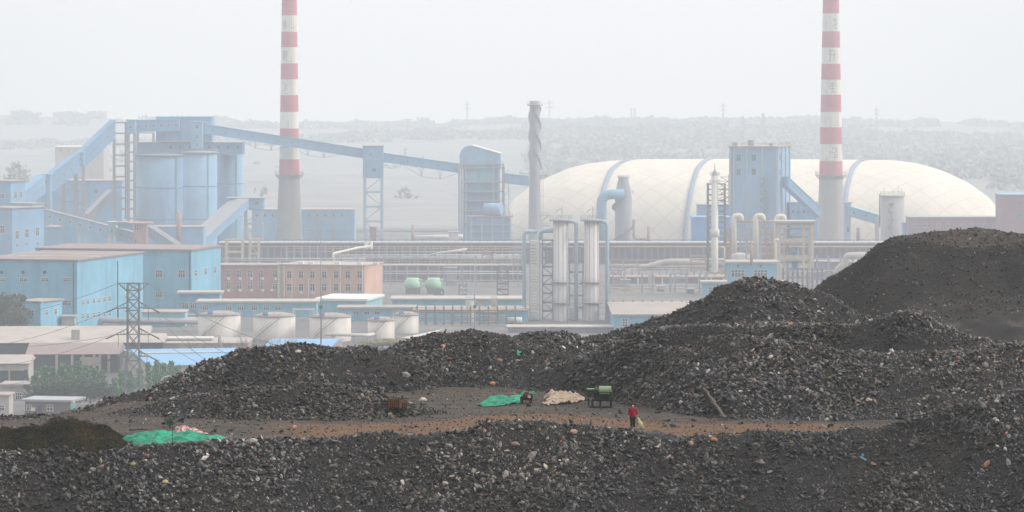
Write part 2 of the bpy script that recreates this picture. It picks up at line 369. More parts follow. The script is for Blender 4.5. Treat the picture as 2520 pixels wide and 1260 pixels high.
# spoil-heap surface: black slate fines, trodden grey dirt on the bench, a strip of orange husks
k = NT('spoil_ground'); g = k.n('ShaderNodeNewGeometry'); pos = g.outputs['Position']
sp = k.n('ShaderNodeSeparateXYZ'); k.l(pos, sp.inputs[0]); X_, Y_, Z_ = sp.outputs
sn = k.n('ShaderNodeSeparateXYZ'); k.l(g.outputs['True Normal'], sn.inputs[0])
fine = k.noise(pos, 3.5, 8, .75); grit = k.noise(pos, 14, 4, .8); big = k.noise(pos, .22, 4)
slate = k.mix(k.rng(fine, .35, .7), (.004, .004, .005), (.022, .021, .023))
slate = k.mix(k.rng(grit, .62, .74, 0, .7), slate, (.12, .12, .12))
slate = k.mix(k.rng(big, .55, .7, 0, .6), slate, (.05, .038, .028))
dirtv = k.mapping(pos, (.35, 1.3, 1)); dn = k.noise(dirtv, 1.1, 7, .7)
dirt = k.mix(k.rng(dn, .3, .7), (.026, .021, .017), (.105, .086, .070))
dirt = k.mix(k.rng(grit, .64, .72, 0, .6), dirt, (.17, .16, .15))
dark = k.noise(k.mapping(pos, (.07, .35, 1)), 1., 4)
dirt = k.mix(k.rng(dark, .52, .66, 0, .75), dirt, (.022, .022, .024))
# husk band: long world-space streak on the bench
xq = k.math('DIVIDE', k.math('SUBTRACT', X_, 1.5), 6.0); bump_ = k.math('MULTIPLY', k.math('EXPONENT', k.math('MULTIPLY', k.math('MULTIPLY', xq, xq), -1.0)), 7.5)
yw = k.math('ADD', k.math('SUBTRACT', Y_, bump_), k.math('MULTIPLY', k.noise(k.mapping(pos, (.09, .3, 1)), 1., 5, .7), 5.0))
band = k.math('MULTIPLY', k.rng(yw, 256.8, 258.6), k.rng(yw, 269.6, 268.2))
band = k.math('MULTIPLY', band, k.math('MULTIPLY', k.rng(X_, -17, -12), k.rng(X_, 24, 20)))
hn = k.noise(k.mapping(pos, (.25, 1.6, 1)), 1.3, 8, .8)
band = k.math('MULTIPLY', band, k.rng(hn, .34, .5))
husk = k.mix(k.rng(fine, .3, .7), (.090, .044, .019), (.25, .130, .058))
dirt = k.mix(band, dirt, husk)
isflat = k.math('MULTIPLY', k.rng(Z_, 61.95, 61.5), k.rng(Z_, 60.6, 60.9))
isflat = k.math('MULTIPLY', isflat, k.rng(sn.outputs[2], .955, .985))
near = k.math('MULTIPLY', k.rng(Y_, 251, 253), 1.0)
isflat = k.math('MULTIPLY', isflat, near)
col = k.mix(isflat, slate, dirt)
topb = k.math('MULTIPLY', k.rng(Y_, 380.5, 383), k.rng(X_, 20, 30))      # the browner, older tip on the far heap's shoulder
col = k.mix(k.math('MULTIPLY', topb, k.rng(big, .3, .6, .4, .9)), col, (.062, .046, .036))
k.l(col, k.b.inputs['Base Color'])
bp = k.n('ShaderNodeBump'); bp.inputs['Strength'].default_value = .9; bp.inputs['Distance'].default_value = .25
k.l(k.math('ADD', fine, k.math('MULTIPLY', grit, .35)), bp.inputs['Height']); k.l(bp.outputs[0], k.b.inputs['Normal'])
M['spoil'] = k.m
xs = np.concatenate([np.arange(-130, -44, 1.5), np.arange(-44, 62, .3), np.arange(62, 140, 1.5)])
ys = np.concatenate([np.arange(60, 236, 2.), np.arange(236, 336, .3), np.arange(336, 450, .8), np.arange(450, 640, 4.)])
grid_mesh('spoil_heap_terrain', xs, ys, terr, M['spoil'])

# gravel: loose stones lying on the heaps
def ico():
    p = (1+5**.5)/2
    v = np.array([(-1, p, 0), (1, p, 0), (-1, -p, 0), (1, -p, 0), (0, -1, p), (0, 1, p), (0, -1, -p), (0, 1, -p), (p, 0, -1), (p, 0, 1), (-p, 0, -1), (-p, 0, 1)])/math.sqrt(1+p*p)
    f = np.array([(0, 11, 5), (0, 5, 1), (0, 1, 7), (0, 7, 10), (0, 10, 11), (1, 5, 9), (5, 11, 4), (11, 10, 2), (10, 7, 6), (7, 1, 8), (3, 9, 4), (3, 4, 2), (3, 2, 6), (3, 6, 8), (3, 8, 9), (4, 9, 5), (2, 4, 11), (6, 2, 10), (8, 6, 7), (9, 8, 1)])
    return v, f
IV, IF = ico()
def rotmats(n, tilt=None):
    u = rng.normal(size=(n, 4)); u /= np.linalg.norm(u, axis=1)[:, None]; w, x, y, z = u.T
    return np.stack([1-2*(y*y+z*z), 2*(x*y-z*w), 2*(x*z+y*w), 2*(x*y+z*w), 1-2*(x*x+z*z), 2*(y*z-x*w), 2*(x*z-y*w), 2*(y*z+x*w), 1-2*(x*x+y*y)], -1).reshape(n, 3, 3)
OV = np.array([(1, 0, 0), (-1, 0, 0), (0, 1, 0), (0, -1, 0), (0, 0, 1), (0, 0, -1.)]); OF = np.array([(0, 2, 4), (2, 1, 4), (1, 3, 4), (3, 0, 4), (2, 0, 5), (1, 2, 5), (3, 1, 5), (0, 3, 5)])
def rocks(name, x, y, size, m, kind='stuff', label=None, cat=None, small=False):
    # nobody leaves a stone under a cart, a machine or a person's feet
    ok = np.ones(len(x), bool)
    for qx, qy, qr in ((7.8, 262.4, 1.3), (8.4, 262.2, 1.2), (6.1, 279., 1.6), (1.0, 282.3, 1.3), (-7.8, 275.3, 1.2)): ok &= ((x-qx)**2+(y-qy)**2 > qr*qr) | (size < .07)
    x, y, size = x[ok], y[ok], size[ok]
    n = len(x); z = terr(x, y)
    if small: IV, IF, nv = OV, OF, 6
    else: IV, IF, nv = globals()['IV'], globals()['IF'], 12
    var = np.stack([IV*(1+rng.normal(0, .2, (nv, 1)))+rng.normal(0, .13, (nv, 3)) for _ in range(24)])
    v = var[rng.integers(0, 24, n)]                       # n,12,3
    sc = np.stack([rng.uniform(.75, 1.5, n), rng.uniform(.6, 1.1, n), rng.uniform(.28, .75, n)], -1)
    v = v*sc[:, None, :]*size[:, None, None]*.5
    v = np.einsum('nij,nkj->nki', rotmats(n), v)
    v = v+np.stack([x, y, z+size*.12], -1)[:, None, :]
    f = (IF[None]+np.arange(n)[:, None, None]*nv).reshape(-1, 3)
    u = rng.random(n); c = np.empty((n, 3))
    g = .003+.020*rng.random(n)**1.6; c[:] = g[:, None]*np.array([.98, .99, 1.04])
    a = u > .55; g = .026+.085*rng.random(n); c[a] = (g[:, None]*np.array([1, .99, .97]))[a]
    a = u > .925; g = .11+.22*rng.random(n); c[a] = (g[:, None]*np.array([1, .97, .9]))[a]
    a = u > .984; g = .5+.9*rng.random(n); c[a] = (g[:, None]*np.array([.20, .10, .06]))[a]
    a = u > .993; c[a] = (g[:, None]*np.array([.19, .17, .07]))[a]
    a = u > .997; c[a] = (g[:, None]*np.array([.24, .11, .10]))[a]
    dep = np.clip(1+1.5*vnoise(x/4.5+7, y/4.5)+.7*vnoise(x/1.4, y/1.4+70), .35, 1.9); dep = dep*np.where((x > 13) & (x < 33) & (y > 299.5) & (y < 306.5), .42, 1); c = c*dep[:, None]*np.where(vnoise(x/6.+40, y/6.)[:, None] > .12, np.array([[1.04, 1.0, .94]]), np.array([[.97, .99, 1.05]]))
    col = np.concatenate([np.repeat(c, nv, 0), np.ones((n*nv, 1))], 1)
    o = np_mesh(name, v.reshape(-1, 3), f, m, kind, False, None, col)
    if label: tag(o, label, cat)
    return o
k = NT('stone'); at = k.n('ShaderNodeAttribute', attribute_name='tint'); g = k.n('ShaderNodeNewGeometry')
f1 = k.rng(k.noise(g.outputs['Position'], 9, 4, .7), .3, .7, .65, 1.35)
vm = k.n('ShaderNodeVectorMath', operation='SCALE'); k.l(at.outputs[0], vm.inputs[0]); k.l(f1, vm.inputs['Scale']); k.l(vm.outputs[0], k.b.inputs['Base Color'])
k.b.inputs['Roughness'].default_value = .55
M['stone'] = k.m
def flatness(x, y):                       # 1 on the trodden bench, 0 on rubble
    z = terr(x, y, 0.); e = .4
    s = np.hypot(terr(x+e, y, 0.)-terr(x-e, y, 0.), terr(x, y+e, 0.)-terr(x, y-e, 0.))/(2*e)
    return np.clip(1.25-s*5, 0, 1)*(np.abs(z-BENCH) < .75)*(y > yfront(x)+1)
def scatter(n, y0, y1, x_half, dens=None):
    y = rng.uniform(y0, y1, n); x = rng.uniform(-1, 1, n)*(x_half*y/260.)
    fl = flatness(x, y); cl = vnoise(x/3.+80, y/3.)+vnoise(x/1.1, y/1.1+33)*.6
    keep = rng.random(n) > np.clip(fl*1.05-.02-.05*(cl > .25), 0, .985)
    keep &= rng.random(n) < np.clip(.85+cl*1.35, .2, 1)
    return x[keep], y[keep], cl[keep]
def sizes(n, lo, hi, p): return lo+(hi-lo)*rng.random(n)**p
xa, ya_, ca = scatter(210000, 238, 312, 36); s_a = sizes(len(xa), .09, .36, 2.4)*(1+.5*ca)
xb, yb_, cb = scatter(14000, 240, 312, 36); s_b = sizes(len(xb), .18, .55, 2.8)
xc, yc_, cc = scatter(66000, 308, 346, 36); s_c = sizes(len(xc), .12, .42, 2.4)
sel = xc > 5; xc, yc_, s_c = xc[sel], yc_[sel], s_c[sel]
xd = rng.uniform(26, 56, 16000); yd = rng.uniform(366, 398, 16000); s_d = sizes(16000, .06, .28, 3.)
rocks('gravel', np.concatenate([xa, xb, xc, xd]), np.concatenate([ya_, yb_, yc_, yd]), np.concatenate([s_a, s_b, s_c, s_d]), M['stone'],
      'stuff', 'grey and black broken slate rubble covering the spoil heaps', 'gravel')

ye = rng.uniform(244, 312, 230000); xe = rng.uniform(-1, 1, len(ye))*36*ye/260.; kp = rng.random(len(ye)) > flatness(xe, ye)*.93; xe, ye = xe[kp], ye[kp]
x2 = rng.uniform(6, 48, 45000); y2 = rng.uniform(305, 346, 45000)
rocks('grit', np.concatenate([xe, x2]), np.concatenate([ye, y2]), sizes(len(xe)+45000, .06, .17, 1.5), M['stone'], 'stuff', 'fine dark slate grit between the larger stones', 'gravel', True)

# ---------------------------------------------------------------- plain, hillside, haze
k = NT('plain_ground'); g = k.n('ShaderNodeNewGeometry'); pos = g.outputs['Position']
a = k.noise(pos, .02, 6, .7); b = k.noise(pos, .15, 5, .7)
col = k.mix(k.rng(a, .4, .6), (.095, .10, .115), (.17, .165, .17)); col = k.mix(k.rng(b, .55, .7, 0, .6), col, (.06, .065, .06))
k.l(col, k.b.inputs['Base Color']); M['plain'] = k.m
def plainz(X, Yv): return np.where(Yv < 1400, 0, np.where(Yv < 2300, -(Yv-1400)*22/900., np.where(Yv < 2700, -22., -75.)))
grid_mesh('ground', np.array([-3000., -1500, -600, 0, 600, 1500, 3000]), np.array([-400., 0, 600, 1000, 1400, 1600, 1900, 2300, 2500, 2600, 3000, 7600]), plainz, M['plain'])
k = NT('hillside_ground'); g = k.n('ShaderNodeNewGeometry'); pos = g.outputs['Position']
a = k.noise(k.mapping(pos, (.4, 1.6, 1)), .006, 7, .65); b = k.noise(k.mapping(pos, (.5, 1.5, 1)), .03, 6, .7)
col = k.mix(k.rng(a, .42, .58), (.21, .235, .25), (.29, .29, .29)); col = k.mix(k.rng(b, .5, .62, 0, .85), col, (.18, .21, .225))  # pale bluish tones put some of the haze into the ground colour
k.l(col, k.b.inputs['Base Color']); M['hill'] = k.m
def hillz(X, Yv):
    # gently rolling ground, its far rim melting into the haze; d is the photo row at which each distance is seen
    px = X/Yv*F+1260
    rk = np.interp(px, [-400, 0, 300, 700, 860, 1000, 1300, 1600, 2000, 2300, 2800], [372, 362, 355, 350, 335, 332, 330, 320, 320, 338, 345])
    row = np.interp(Yv, [2550, 2600, 3200, 4000, 5000], [566, 563, 500, 440, 385]); e = np.clip((Yv-5000)/1000., 0, 1)
    row = row*(1-e)+rk*e
    z = 85-(row-150)*Yv/F
    t = np.clip((Yv-2600)/500., 0, 1)
    z = z+fbm(X, Yv*1.4, 300., 5)*16*t*np.clip((6000-Yv)/800, .12, 1)
    z2 = np.round(z/5)*5; z = z*(1-.5*t)+z2*.5*t
    t2 = np.clip((Yv-6300)/900., 0, 1)
    rk2 = np.interp(px, [-400, 0, 400, 900, 1200, 1500, 1900, 2200, 2500, 2900], [292, 285, 300, 312, 304, 306, 302, 300, 312, 325])
    top2 = 85-(rk2-150)*.72
    return np.where(Yv > 6100, z*(1-t2)+top2*t2+fbm(X, Yv, 200., 4)*5*t2, z)-.3
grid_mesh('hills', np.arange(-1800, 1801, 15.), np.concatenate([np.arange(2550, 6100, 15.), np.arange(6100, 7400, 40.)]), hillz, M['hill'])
def hz(x, y): return float(hillz(np.array([float(x)]), np.array([float(y)]))[0])

hb = MB(); hb.box(-3100, 3100, -450, 7700, -76, 200)
hm = bpy.data.materials.new('haze_air'); hm.use_nodes = True; t = hm.node_tree; t.nodes.clear()
pv = t.nodes.new('ShaderNodeVolumePrincipled'); pv.inputs['Density'].default_value = .000152; pv.inputs['Color'].default_value = (.84, .925, 1, 1); pv.inputs['Anisotropy'].default_value = .25
ot = t.nodes.new('ShaderNodeOutputMaterial'); t.links.new(pv.outputs[0], ot.inputs['Volume'])
ho = hb.build('haze', hm); tag(ho, 'pale even haze filling the air over heap, works and hills', 'haze', kind='stuff')
# ---------------------------------------------------------------- windows, walls, frames
_wc = {}
def window_mesh(w, h, nx=2, nz=2, d=.10, style='w'):
    key = (round(w, 1), round(h, 1), nx, nz, style)
    if key in _wc: return _wc[key]
    b = MB(); t = min(.12, w*.08, h*.08)
    fr = 0
    b.box(-w/2, w/2, -.02, .01, 0, h, 1)                       # pane
    b.box(-w/2-t, w/2+t, -d, .02, -t, 0, fr); b.box(-w/2-t, w/2+t, -d, .02, h, h+t, fr)
    b.box(-w/2-t, -w/2, -d, .02, 0, h, fr); b.box(w/2, w/2+t, -d, .02, 0, h, fr)
    for i in range(1, nx): x = -w/2+w*i/nx; b.box(x-t/2, x+t/2, -d*.8, -.02, 0, h, fr)
    for j in range(1, nz): z = h*j/nz if nz > 2 else h*.62; b.box(-w/2, w/2, -d*.7, -.021, z-t/2, z+t/2, fr)
    me = bpy.data.meshes.new('window'); me.from_pydata(b.v, [], b.f)
    me.materials.append(M['frame'] if style == 'w' else M['bluelight']); me.materials.append(M['glass']); me.polygons.foreach_set('material_index', b.m); me.update()
    _wc[key] = me; return me
def put_window(parent, x, y, z, w, h, rz=0, nx=2, nz=2, style='w', name='window'):
    o = bpy.data.objects.new(name, window_mesh(w, h, nx, nz, style=style)); COL.objects.link(o); o.parent = parent
    o.location = (x, y, z); o.rotation_euler = (0, 0, rz); return o
def hit(px, py, p0, nrm):                        # where the view through a photo pixel meets a wall plane
    d = Vector(((px-1260)/F, 1, -(py-HZ)/F)); o = Vector((0, 0, H))
    return o+d*((p0-o).dot(nrm)/d.dot(nrm))
class Bld:
    """box building given by its near corner column cx at distance Y, turned by a degrees; lpx / rpx are the columns of the
    far ends of its front and side walls; top row ty at the near corner"""
    def __init__(s, name, label, Y, cx, ty, lpx, rpx=None, a=0., depth=None, wall='blue', roof='roofgrey', zb=None, group=None, cat='building',
                 over=.4, cap=.5, parapet=None, band=None, rise=0.):
        C0 = Vector((PX(cx, Y), Y, 0)); s.Y = Y; s.a = R(-a); s.zb = gz(Y) if zb is None else zb
        fd = Vector((-math.cos(s.a), -math.sin(s.a), 0)); sd_ = Vector((-math.sin(s.a), math.cos(s.a), 0))
        def reach(d, px):
            kk = (px-1260)/F; return (kk*C0.y-C0.x)/(d.x-kk*d.y)
        s.wf = reach(fd, lpx)
        s.ws = depth if depth else reach(sd_, rpx)
        s.h = PZ(ty, Y)-s.zb
        s.o = thing(name, label, cat, (C0.x, C0.y, s.zb), s.a, group)
        s.C0 = Vector((C0.x, C0.y, s.zb)); s.fd = fd; s.sd = sd_
        b = MB(); b.box(-s.wf, 0, 0, s.ws, -.5 if s.zb > -21 else -.2, s.h)
        s.wall = b.build('wall', M[wall], s.o)
        b = MB(); v = over
        if rise:                                 # shallow pitched roof, ridge along the front
            zt = s.h+.003
            b.prism([(-v, zt), (s.ws+v, zt), (s.ws+v, zt+cap*.5), (s.ws/2, zt+cap*.5+rise), (-v, zt+cap*.5)], 0, s.wf+2*v)
            vv = [(-(y_)+v, x_, z_) for x_, y_, z_ in b.v]; b.v = vv; b.f = [f[::-1] for f in b.f]
        else: b.box(-s.wf-v, v, -v, s.ws+v, s.h+.003, s.h+cap)
        s.roof = b.build('roof', M[roof], s.o)
        if parapet:
            b = MB(); t = .25; z0, z1 = s.h+cap+.003, s.h+cap+parapet[1]
            b.box(-s.wf-v, v, -v, -v+t, z0, z1); b.box(-s.wf-v, v, s.ws+v-t, s.ws+v, z0, z1); b.box(-s.wf-v, -s.wf-v+t, -v+t, s.ws+v-t, z0, z1); b.box(v-t, v, -v+t, s.ws+v-t, z0, z1)
            b.build('parapet', M[parapet[0]], s.o)
        if band:
            b = MB(); b.box(-s.wf-.06, .06, -.06, s.ws+.06, s.h-band[1], s.h-.01); b.build('cornice', M[band[0]], s.o)
    def local(s, w):
        d = w-s.C0; return (-d.dot(s.fd), d.dot(s.sd), d.z)
    def front(s, lst, nx=2, nz=2, style='w'):
        n = Vector((math.sin(s.a), -math.cos(s.a), 0))
        r = []
        for px, py, w, h in lst:
            p = s.local(hit(px, py+h/2, s.C0, n)); sc = s.Y/F
            r.append(put_window(s.o, p[0], -.03, p[2], w*sc/math.cos(s.a), h*sc, 0, nx, nz, style))
        return r
    def side(s, lst, nx=2, nz=2, style='w'):
        n = Vector((math.cos(s.a), math.sin(s.a), 0)); r = []
        for px, py, w, h in lst:
            q = s.local(hit(px-w/2, py+h/2, s.C0, n)); q2 = s.local(hit(px+w/2, py+h/2, s.C0, n)); p = s.local(hit(px, py+h/2, s.C0, n))
            r.append(put_window(s.o, .03, p[1], p[2], min(abs(q2[1]-q[1]), h*s.Y/F*1.1), h*s.Y/F, R(90), nx, nz, style))
        return r
def rects(x0, x1, n, y, w, h): return [(x0+(x1-x0)*i/(max(1, n-1)), y, w, h) for i in range(n)]
def frame_tower(name, label, Y, px0, px1, ty, by=None, depth=5, levels=5, leg=.6, beam=.35, m='greysteel', brace=True, cat='tower', group=None, zb=None, deck=True, parent=None, zero=None):
    x0, x1 = PX(px0, Y), PX(px1, Y); z0 = gz(Y) if zb is None else zb; z1 = PZ(ty, Y)
    if by is not None: z0 = PZ(by, Y)
    o = parent or thing(name, label, cat, (x0, Y, z0), 0, group)
    ox, oy, oz = (x0, Y, z0) if parent is None else zero
    w = x1-x0; h = z1-z0; dx, dy, dz = x0-ox, Y-oy, z0-oz
    for ix in (leg/2, w-leg/2):
        for iy in (leg/2, depth-leg/2):
            b = MB(); b.box(dx+ix-leg/2, dx+ix+leg/2, dy+iy-leg/2, dy+iy+leg/2, dz, dz+h); b.build('leg', M[m], o)
    for k in range(1, levels+1):
        b = MB(); z = dz+h*k/levels-beam/2-.01; z_ = dz+h*(k-1)/levels
        for iy in (leg/2, depth-leg/2): b.beam((dx+.05, dy+iy, z), (dx+w-.05, dy+iy, z), min(beam, leg)*.9)
        for ix in (leg/2, w-leg/2): b.beam((dx+ix, dy+.05, z), (dx+ix, dy+depth-.05, z), min(beam, leg)*.8)
        if brace:
            if k % 2: b.beam((dx+leg/2, dy+leg/2, z_), (dx+w-leg/2, dy+leg/2, z), beam*.5)
            else: b.beam((dx+w-leg/2, dy+leg/2, z_), (dx+leg/2, dy+leg/2, z), beam*.5)
            b.beam((dx+w-leg/2, dy+leg/2, z_), (dx+w-leg/2, dy+depth-leg/2, z), beam*.5)
        b.build('bracing', M[m], o)
    return o
def gallery(name, label, p0, p1, hpx, depth=4.5, wall='blue2', roof='bluelight', wins=None, truss=None, cat='conveyor', group=None):
    """closed inclined conveyor gallery between two top-edge points (px, py, Y)"""
    a, b_ = P(*p0), P(*p1); hh = hpx*p0[2]/F
    o = thing(name, label, cat, tuple(a), 0, group); d = b_-a
    flat = Vector((d.x, d.y, 0)); L = flat.length; u = flat.normalized(); nn = Vector((-u.y, u.x, 0))
    if nn.y < 0: nn = -nn
    ups = Vector((0, 0, 1))
    def q(t, y, z): return u*(t*L)+nn*y+ups*(t*d.z+z)
    b = MB()
    vs = [q(0, 0, -hh), q(1, 0, -hh), q(1, depth, -hh), q(0, depth, -hh), q(0, 0, 0), q(1, 0, 0), q(1, depth, 0), q(0, depth, 0)]
    fc = [(0, 3, 2, 1), (4, 5, 6, 7), (0, 1, 5, 4), (1, 2, 6, 5), (2, 3, 7, 6), (3, 0, 4, 7)]
    b.add(vs, fc); b.build('gallery_wall', M[wall], o)
    b = MB(); e = .3
    vs = [q(0, -e, .02), q(1, -e, .02), q(1, depth+e, .02), q(0, depth+e, .02), q(0, -e, .3), q(1, -e, .3), q(1, depth+e, .3), q(0, depth+e, .3)]
    b.add(vs, fc); b.build('roof', M[roof], o)
    if wins:
        ang = math.atan2(u.y, u.x) if u.x > 0 else math.atan2(-u.y, -u.x)
        ws = wins[1]*p0[2]/F
        for i in range(wins[0]):
            p = q((i+.6)/wins[0], 0, -hh*.58)-nn*.03
            put_window(o, p.x, p.y, p.z, ws, ws, ang, 2, 1)
    if truss:
        b = MB()
        for t0, t1, drop in truss:                # king-post stay under the span
            A_, B_ = q(t0, depth/2, -hh), q(t1, depth/2, -hh); n_ = 2
            ms = [q(t0+(t1-t0)*k/3, depth/2, -hh) for k in (1, 2)]
            lo = [m_-ups*(drop*p0[2]/F) for m_ in ms]
            b.beam(A_, lo[0], .22); b.beam(lo[0], lo[1], .22); b.beam(lo[1], B_, .22)
            for m_, l_ in zip(ms, lo): b.beam(m_, l_, .3); b.beam(m_-u*1.4, l_, .18); b.beam(m_+u*1.4, l_, .18)
        b.build('under_truss', M['greysteel'], o)
    return o
def pipe_run(name, label, pts, r, m='pipe', cat='pipe', group=None, stands=None, n=10):
    w = [P(*p) for p in pts]; o = thing(name, label, cat, tuple(w[0]), 0, group)
    loc = [p-w[0] for p in w]
    # round off the bends
    out = [loc[0]]
    for i in range(1, len(loc)-1):
        a, b, c = loc[i-1], loc[i], loc[i+1]; d1 = (a-b); d2 = (c-b); q = min(r*2.2, d1.length*.45, d2.length*.45)
        p1 = b+d1.normalized()*q; p2 = b+d2.normalized()*q
        for t in (0, .25, .5, .75, 1): out.append(p1*(1-t)**2+b*2*t*(1-t)+p2*t*t)
    out.append(loc[-1])
    b = MB(); b.tube(out, r, n); b.build('pipe', M[m], o)
    if stands:
        for px in stands:
            for i in range(len(pts)-1):
                if min(pts[i][0], pts[i+1][0]) <= px <= max(pts[i][0], pts[i+1][0]) and pts[i][0] != pts[i+1][0]:
                    f = (px-pts[i][0])/(pts[i+1][0]-pts[i][0]); p = loc[i].lerp(loc[i+1], f); Yw = w[i].y+(w[i+1].y-w[i].y)*f
                    zb = gz(Yw)-w[0].z
                    b = MB(); b.box(p.x-.18, p.x+.18, p.y-.18, p.y+.18, zb, p.z-r*.9); b.box(p.x-r*1.3, p.x+r*1.3, p.y-.25, p.y+.25, p.z-r-.25, p.z-r*.7); b.build('support', M['greysteel'], o); break
    return o
def vessel(name, label, Y, px, wpx, ty, by=None, m='column', cat='tank', group=None, prof=None, n=32):
    z0 = gz(Y) if by is None else PZ(by, Y); r = wpx*Y/F/2; h = PZ(ty, Y)-z0
    o = thing(name, label, cat, (PX(px, Y), Y, z0), 0, group)
    b = MB(); b.lathe(prof(r, h) if prof else [(r, 0), (r, h)], n=n); b.build('shell', M[m], o)
    return o, r, h
def ring_rail(o, r, z, n=20, m='greysteel', h=1.2, name='railing', cx=0, cy=0, t=.07):
    b = MB()
    p = [(cx+r*math.cos(2*math.pi*k/n), cy+r*math.sin(2*math.pi*k/n), z) for k in range(n)]
    for k in range(n):
        a, c = Vector(p[k]), Vector(p[(k+1) % n]); b.beam(a, a+Vector((0, 0, h)), t*1.3)
        for q in (h, h/2): b.beam(a+Vector((0, 0, q)), c+Vector((0, 0, q)), t)
    return b.build(name, M[m], o)
def ladder(o, x, y, z0, z1, w=.7, m='greysteel', step=.6, t=.08):
    b = MB(); b.beam((x-w/2, y, z0), (x-w/2, y, z1), t); b.beam((x+w/2, y, z0), (x+w/2, y, z1), t)
    z = z0+step
    while z < z1: b.beam((x-w/2, y, z), (x+w/2, y, z), t*.7); z += step
    return b.build('ladder', M[m], o)
# ================================================================ far row: dome, chimneys, silos, galleries
YF = 2300.
# --- chimneys
def chimney(label, cx, rows, w_at, base_py, gal_py, letters, Y=YF):
    z0 = gz(Y); o = thing('chimney', label, 'chimney', (PX(cx, Y), Y, z0), 0, 'striped chimneys')
    def rad(py): return np.interp(py, [a for a, _ in w_at], [b for _, b in w_at])*Y/F/2
    # rows: boundaries top to bottom, alternating colours; extended above the frame
    up = [rows[0]-40*k for k in range(4, 0, -1)]; bd = up+list(rows); first = (rows[0], 0)
    cols = []; n = len(bd)-1
    for k in range(n): cols.append('red' if (n-1-k) % 2 == 0 else 'white')
    b = MB(); prof = []; mats = []
    top_r = rad(bd[0])
    for k in range(n-1, -1, -1):
        prof.append((float(rad(bd[k+1])), PZ(bd[k+1], Y)-z0)); mats.append(0 if cols[k] == 'red' else 1)
    prof.append((float(rad(bd[0])), PZ(bd[0], Y)-z0)); mats.append(1)
    mats = mats[:len(prof)-1]+[1]
    b.lathe(prof, n=48, mats=mats, capt=True); b.build('shaft', [M['red'], M['wornwhite']], o)
    b = MB(); b.lathe([(float(rad(base_py+30)), -.3), (float(rad(rows[-1])), PZ(rows[-1], Y)-z0)], n=48, capt=False); b.build('concrete_base', M['conc'], o)
    gr = float(rad(gal_py)); zg = PZ(gal_py, Y)-z0
    b = MB(); b.lathe([(gr*.98, zg-.3), (gr+2.3, zg-.3), (gr+2.3, zg), (gr*.98, zg)], n=40, capt=False)
    for k in range(20):
        t_ = 2*math.pi*k/20; b.beam((gr*math.cos(t_), gr*math.sin(t_), zg-2.6), ((gr+2.1)*math.cos(t_), (gr+2.1)*math.sin(t_), zg-.4), .22)
    g = b.build('platform', M['greysteel'], o); ring_rail(o, gr+2.2, zg, 26, t=.1, h=1.8)
    ladder(o, gr*.35, -gr*1.0-.5, 0, PZ(-60, Y)-z0, 1.0, step=3.5, t=.12)
    for py, strokes in letters:         # weathered remains of painted characters, too worn to read
        b = MB()
        for (u0, v0, u1, v1) in strokes:
            n_ = max(2, int(max(abs(u1-u0), abs(v1-v0))/3)+1); t_ = 1.0
            hor = abs(u1-u0) > abs(v1-v0); pts = []
            for i_ in range(n_+1):
                f_ = i_/n_; u, v = u0+(u1-u0)*f_, v0+(v1-v0)*f_
                for sg in (-1, 1):
                    uu, vv = (u, v+sg*t_) if hor else (u+sg*t_, v); r_ = float(rad(py+vv))+.06; a_ = uu*Y/F/r_
                    pts.append((r_*math.sin(a_), -r_*math.cos(a_), PZ(py+vv, Y)-z0))
            b.add(pts, [(2*i_, 2*i_+1, 2*i_+3, 2*i_+2) for i_ in range(n_)])
        b.build('worn_lettering', M['letter'], o)
    return o
chimney('left red and white striped chimney, passed by the long sloping blue gallery', 712,
        [-2, 38, 78, 116, 156, 195, 234, 275, 316, 352, 392, 430], [(-330, 29), (0, 37), (430, 50), (600, 66), (640, 70)], 600, 430,
        [(58, [(-14, -8, -14, 12), (-9, -8, -9, 12), (7, -2, 7, 2), (5, 10, 14, 10)]), (136, [(-15, -12, -15, 12), (-11, -9, -11, 10), (-17, -9, -3, -9), (-17, -4, -3, -4), (-17, 0, -3, 0), (-17, 5, -4, 5), (-6, 9, -6, 13)]), (214, [(-13, -12, -8, 2), (-8, 2, -13, 12), (-8, -3, -3, -6), (-12, 16, -4, 16)])])
chimney('red and white striped chimney on the right, in front of the white air dome', 2045,
        [-7, 33, 77, 117, 157, 196, 233, 275, 313, 354, 396, 432], [(-330, 31), (0, 40), (432, 58), (600, 68), (640, 71)], 600, 430,
        [(57, [(4, -8, 16, -8), (6, -12, 8, -2), (12, -12, 11, 2), (4, 6, 16, 4), (9, 0, 9, 14), (5, 13, 15, 13)]), (137, [(-6, -13, 6, -13), (-2, -13, -4, 12), (8, -12, 6, 13), (-6, -2, 10, -2), (-8, 11, -2, 13)]), (214, [(-4, -8, 10, -8), (-6, -2, 12, -3), (2, -12, 2, 12), (-5, 4, 8, 4), (-2, 12, 12, 12)]), (373, [(0, -14, 4, -4), (2, -9, 14, -9), (8, -12, 14, 0), (-6, 0, 4, 2), (6, 2, 14, -3), (4, 8, 12, 6), (3, 14, 12, 12), (14, -2, 14, 14)])])
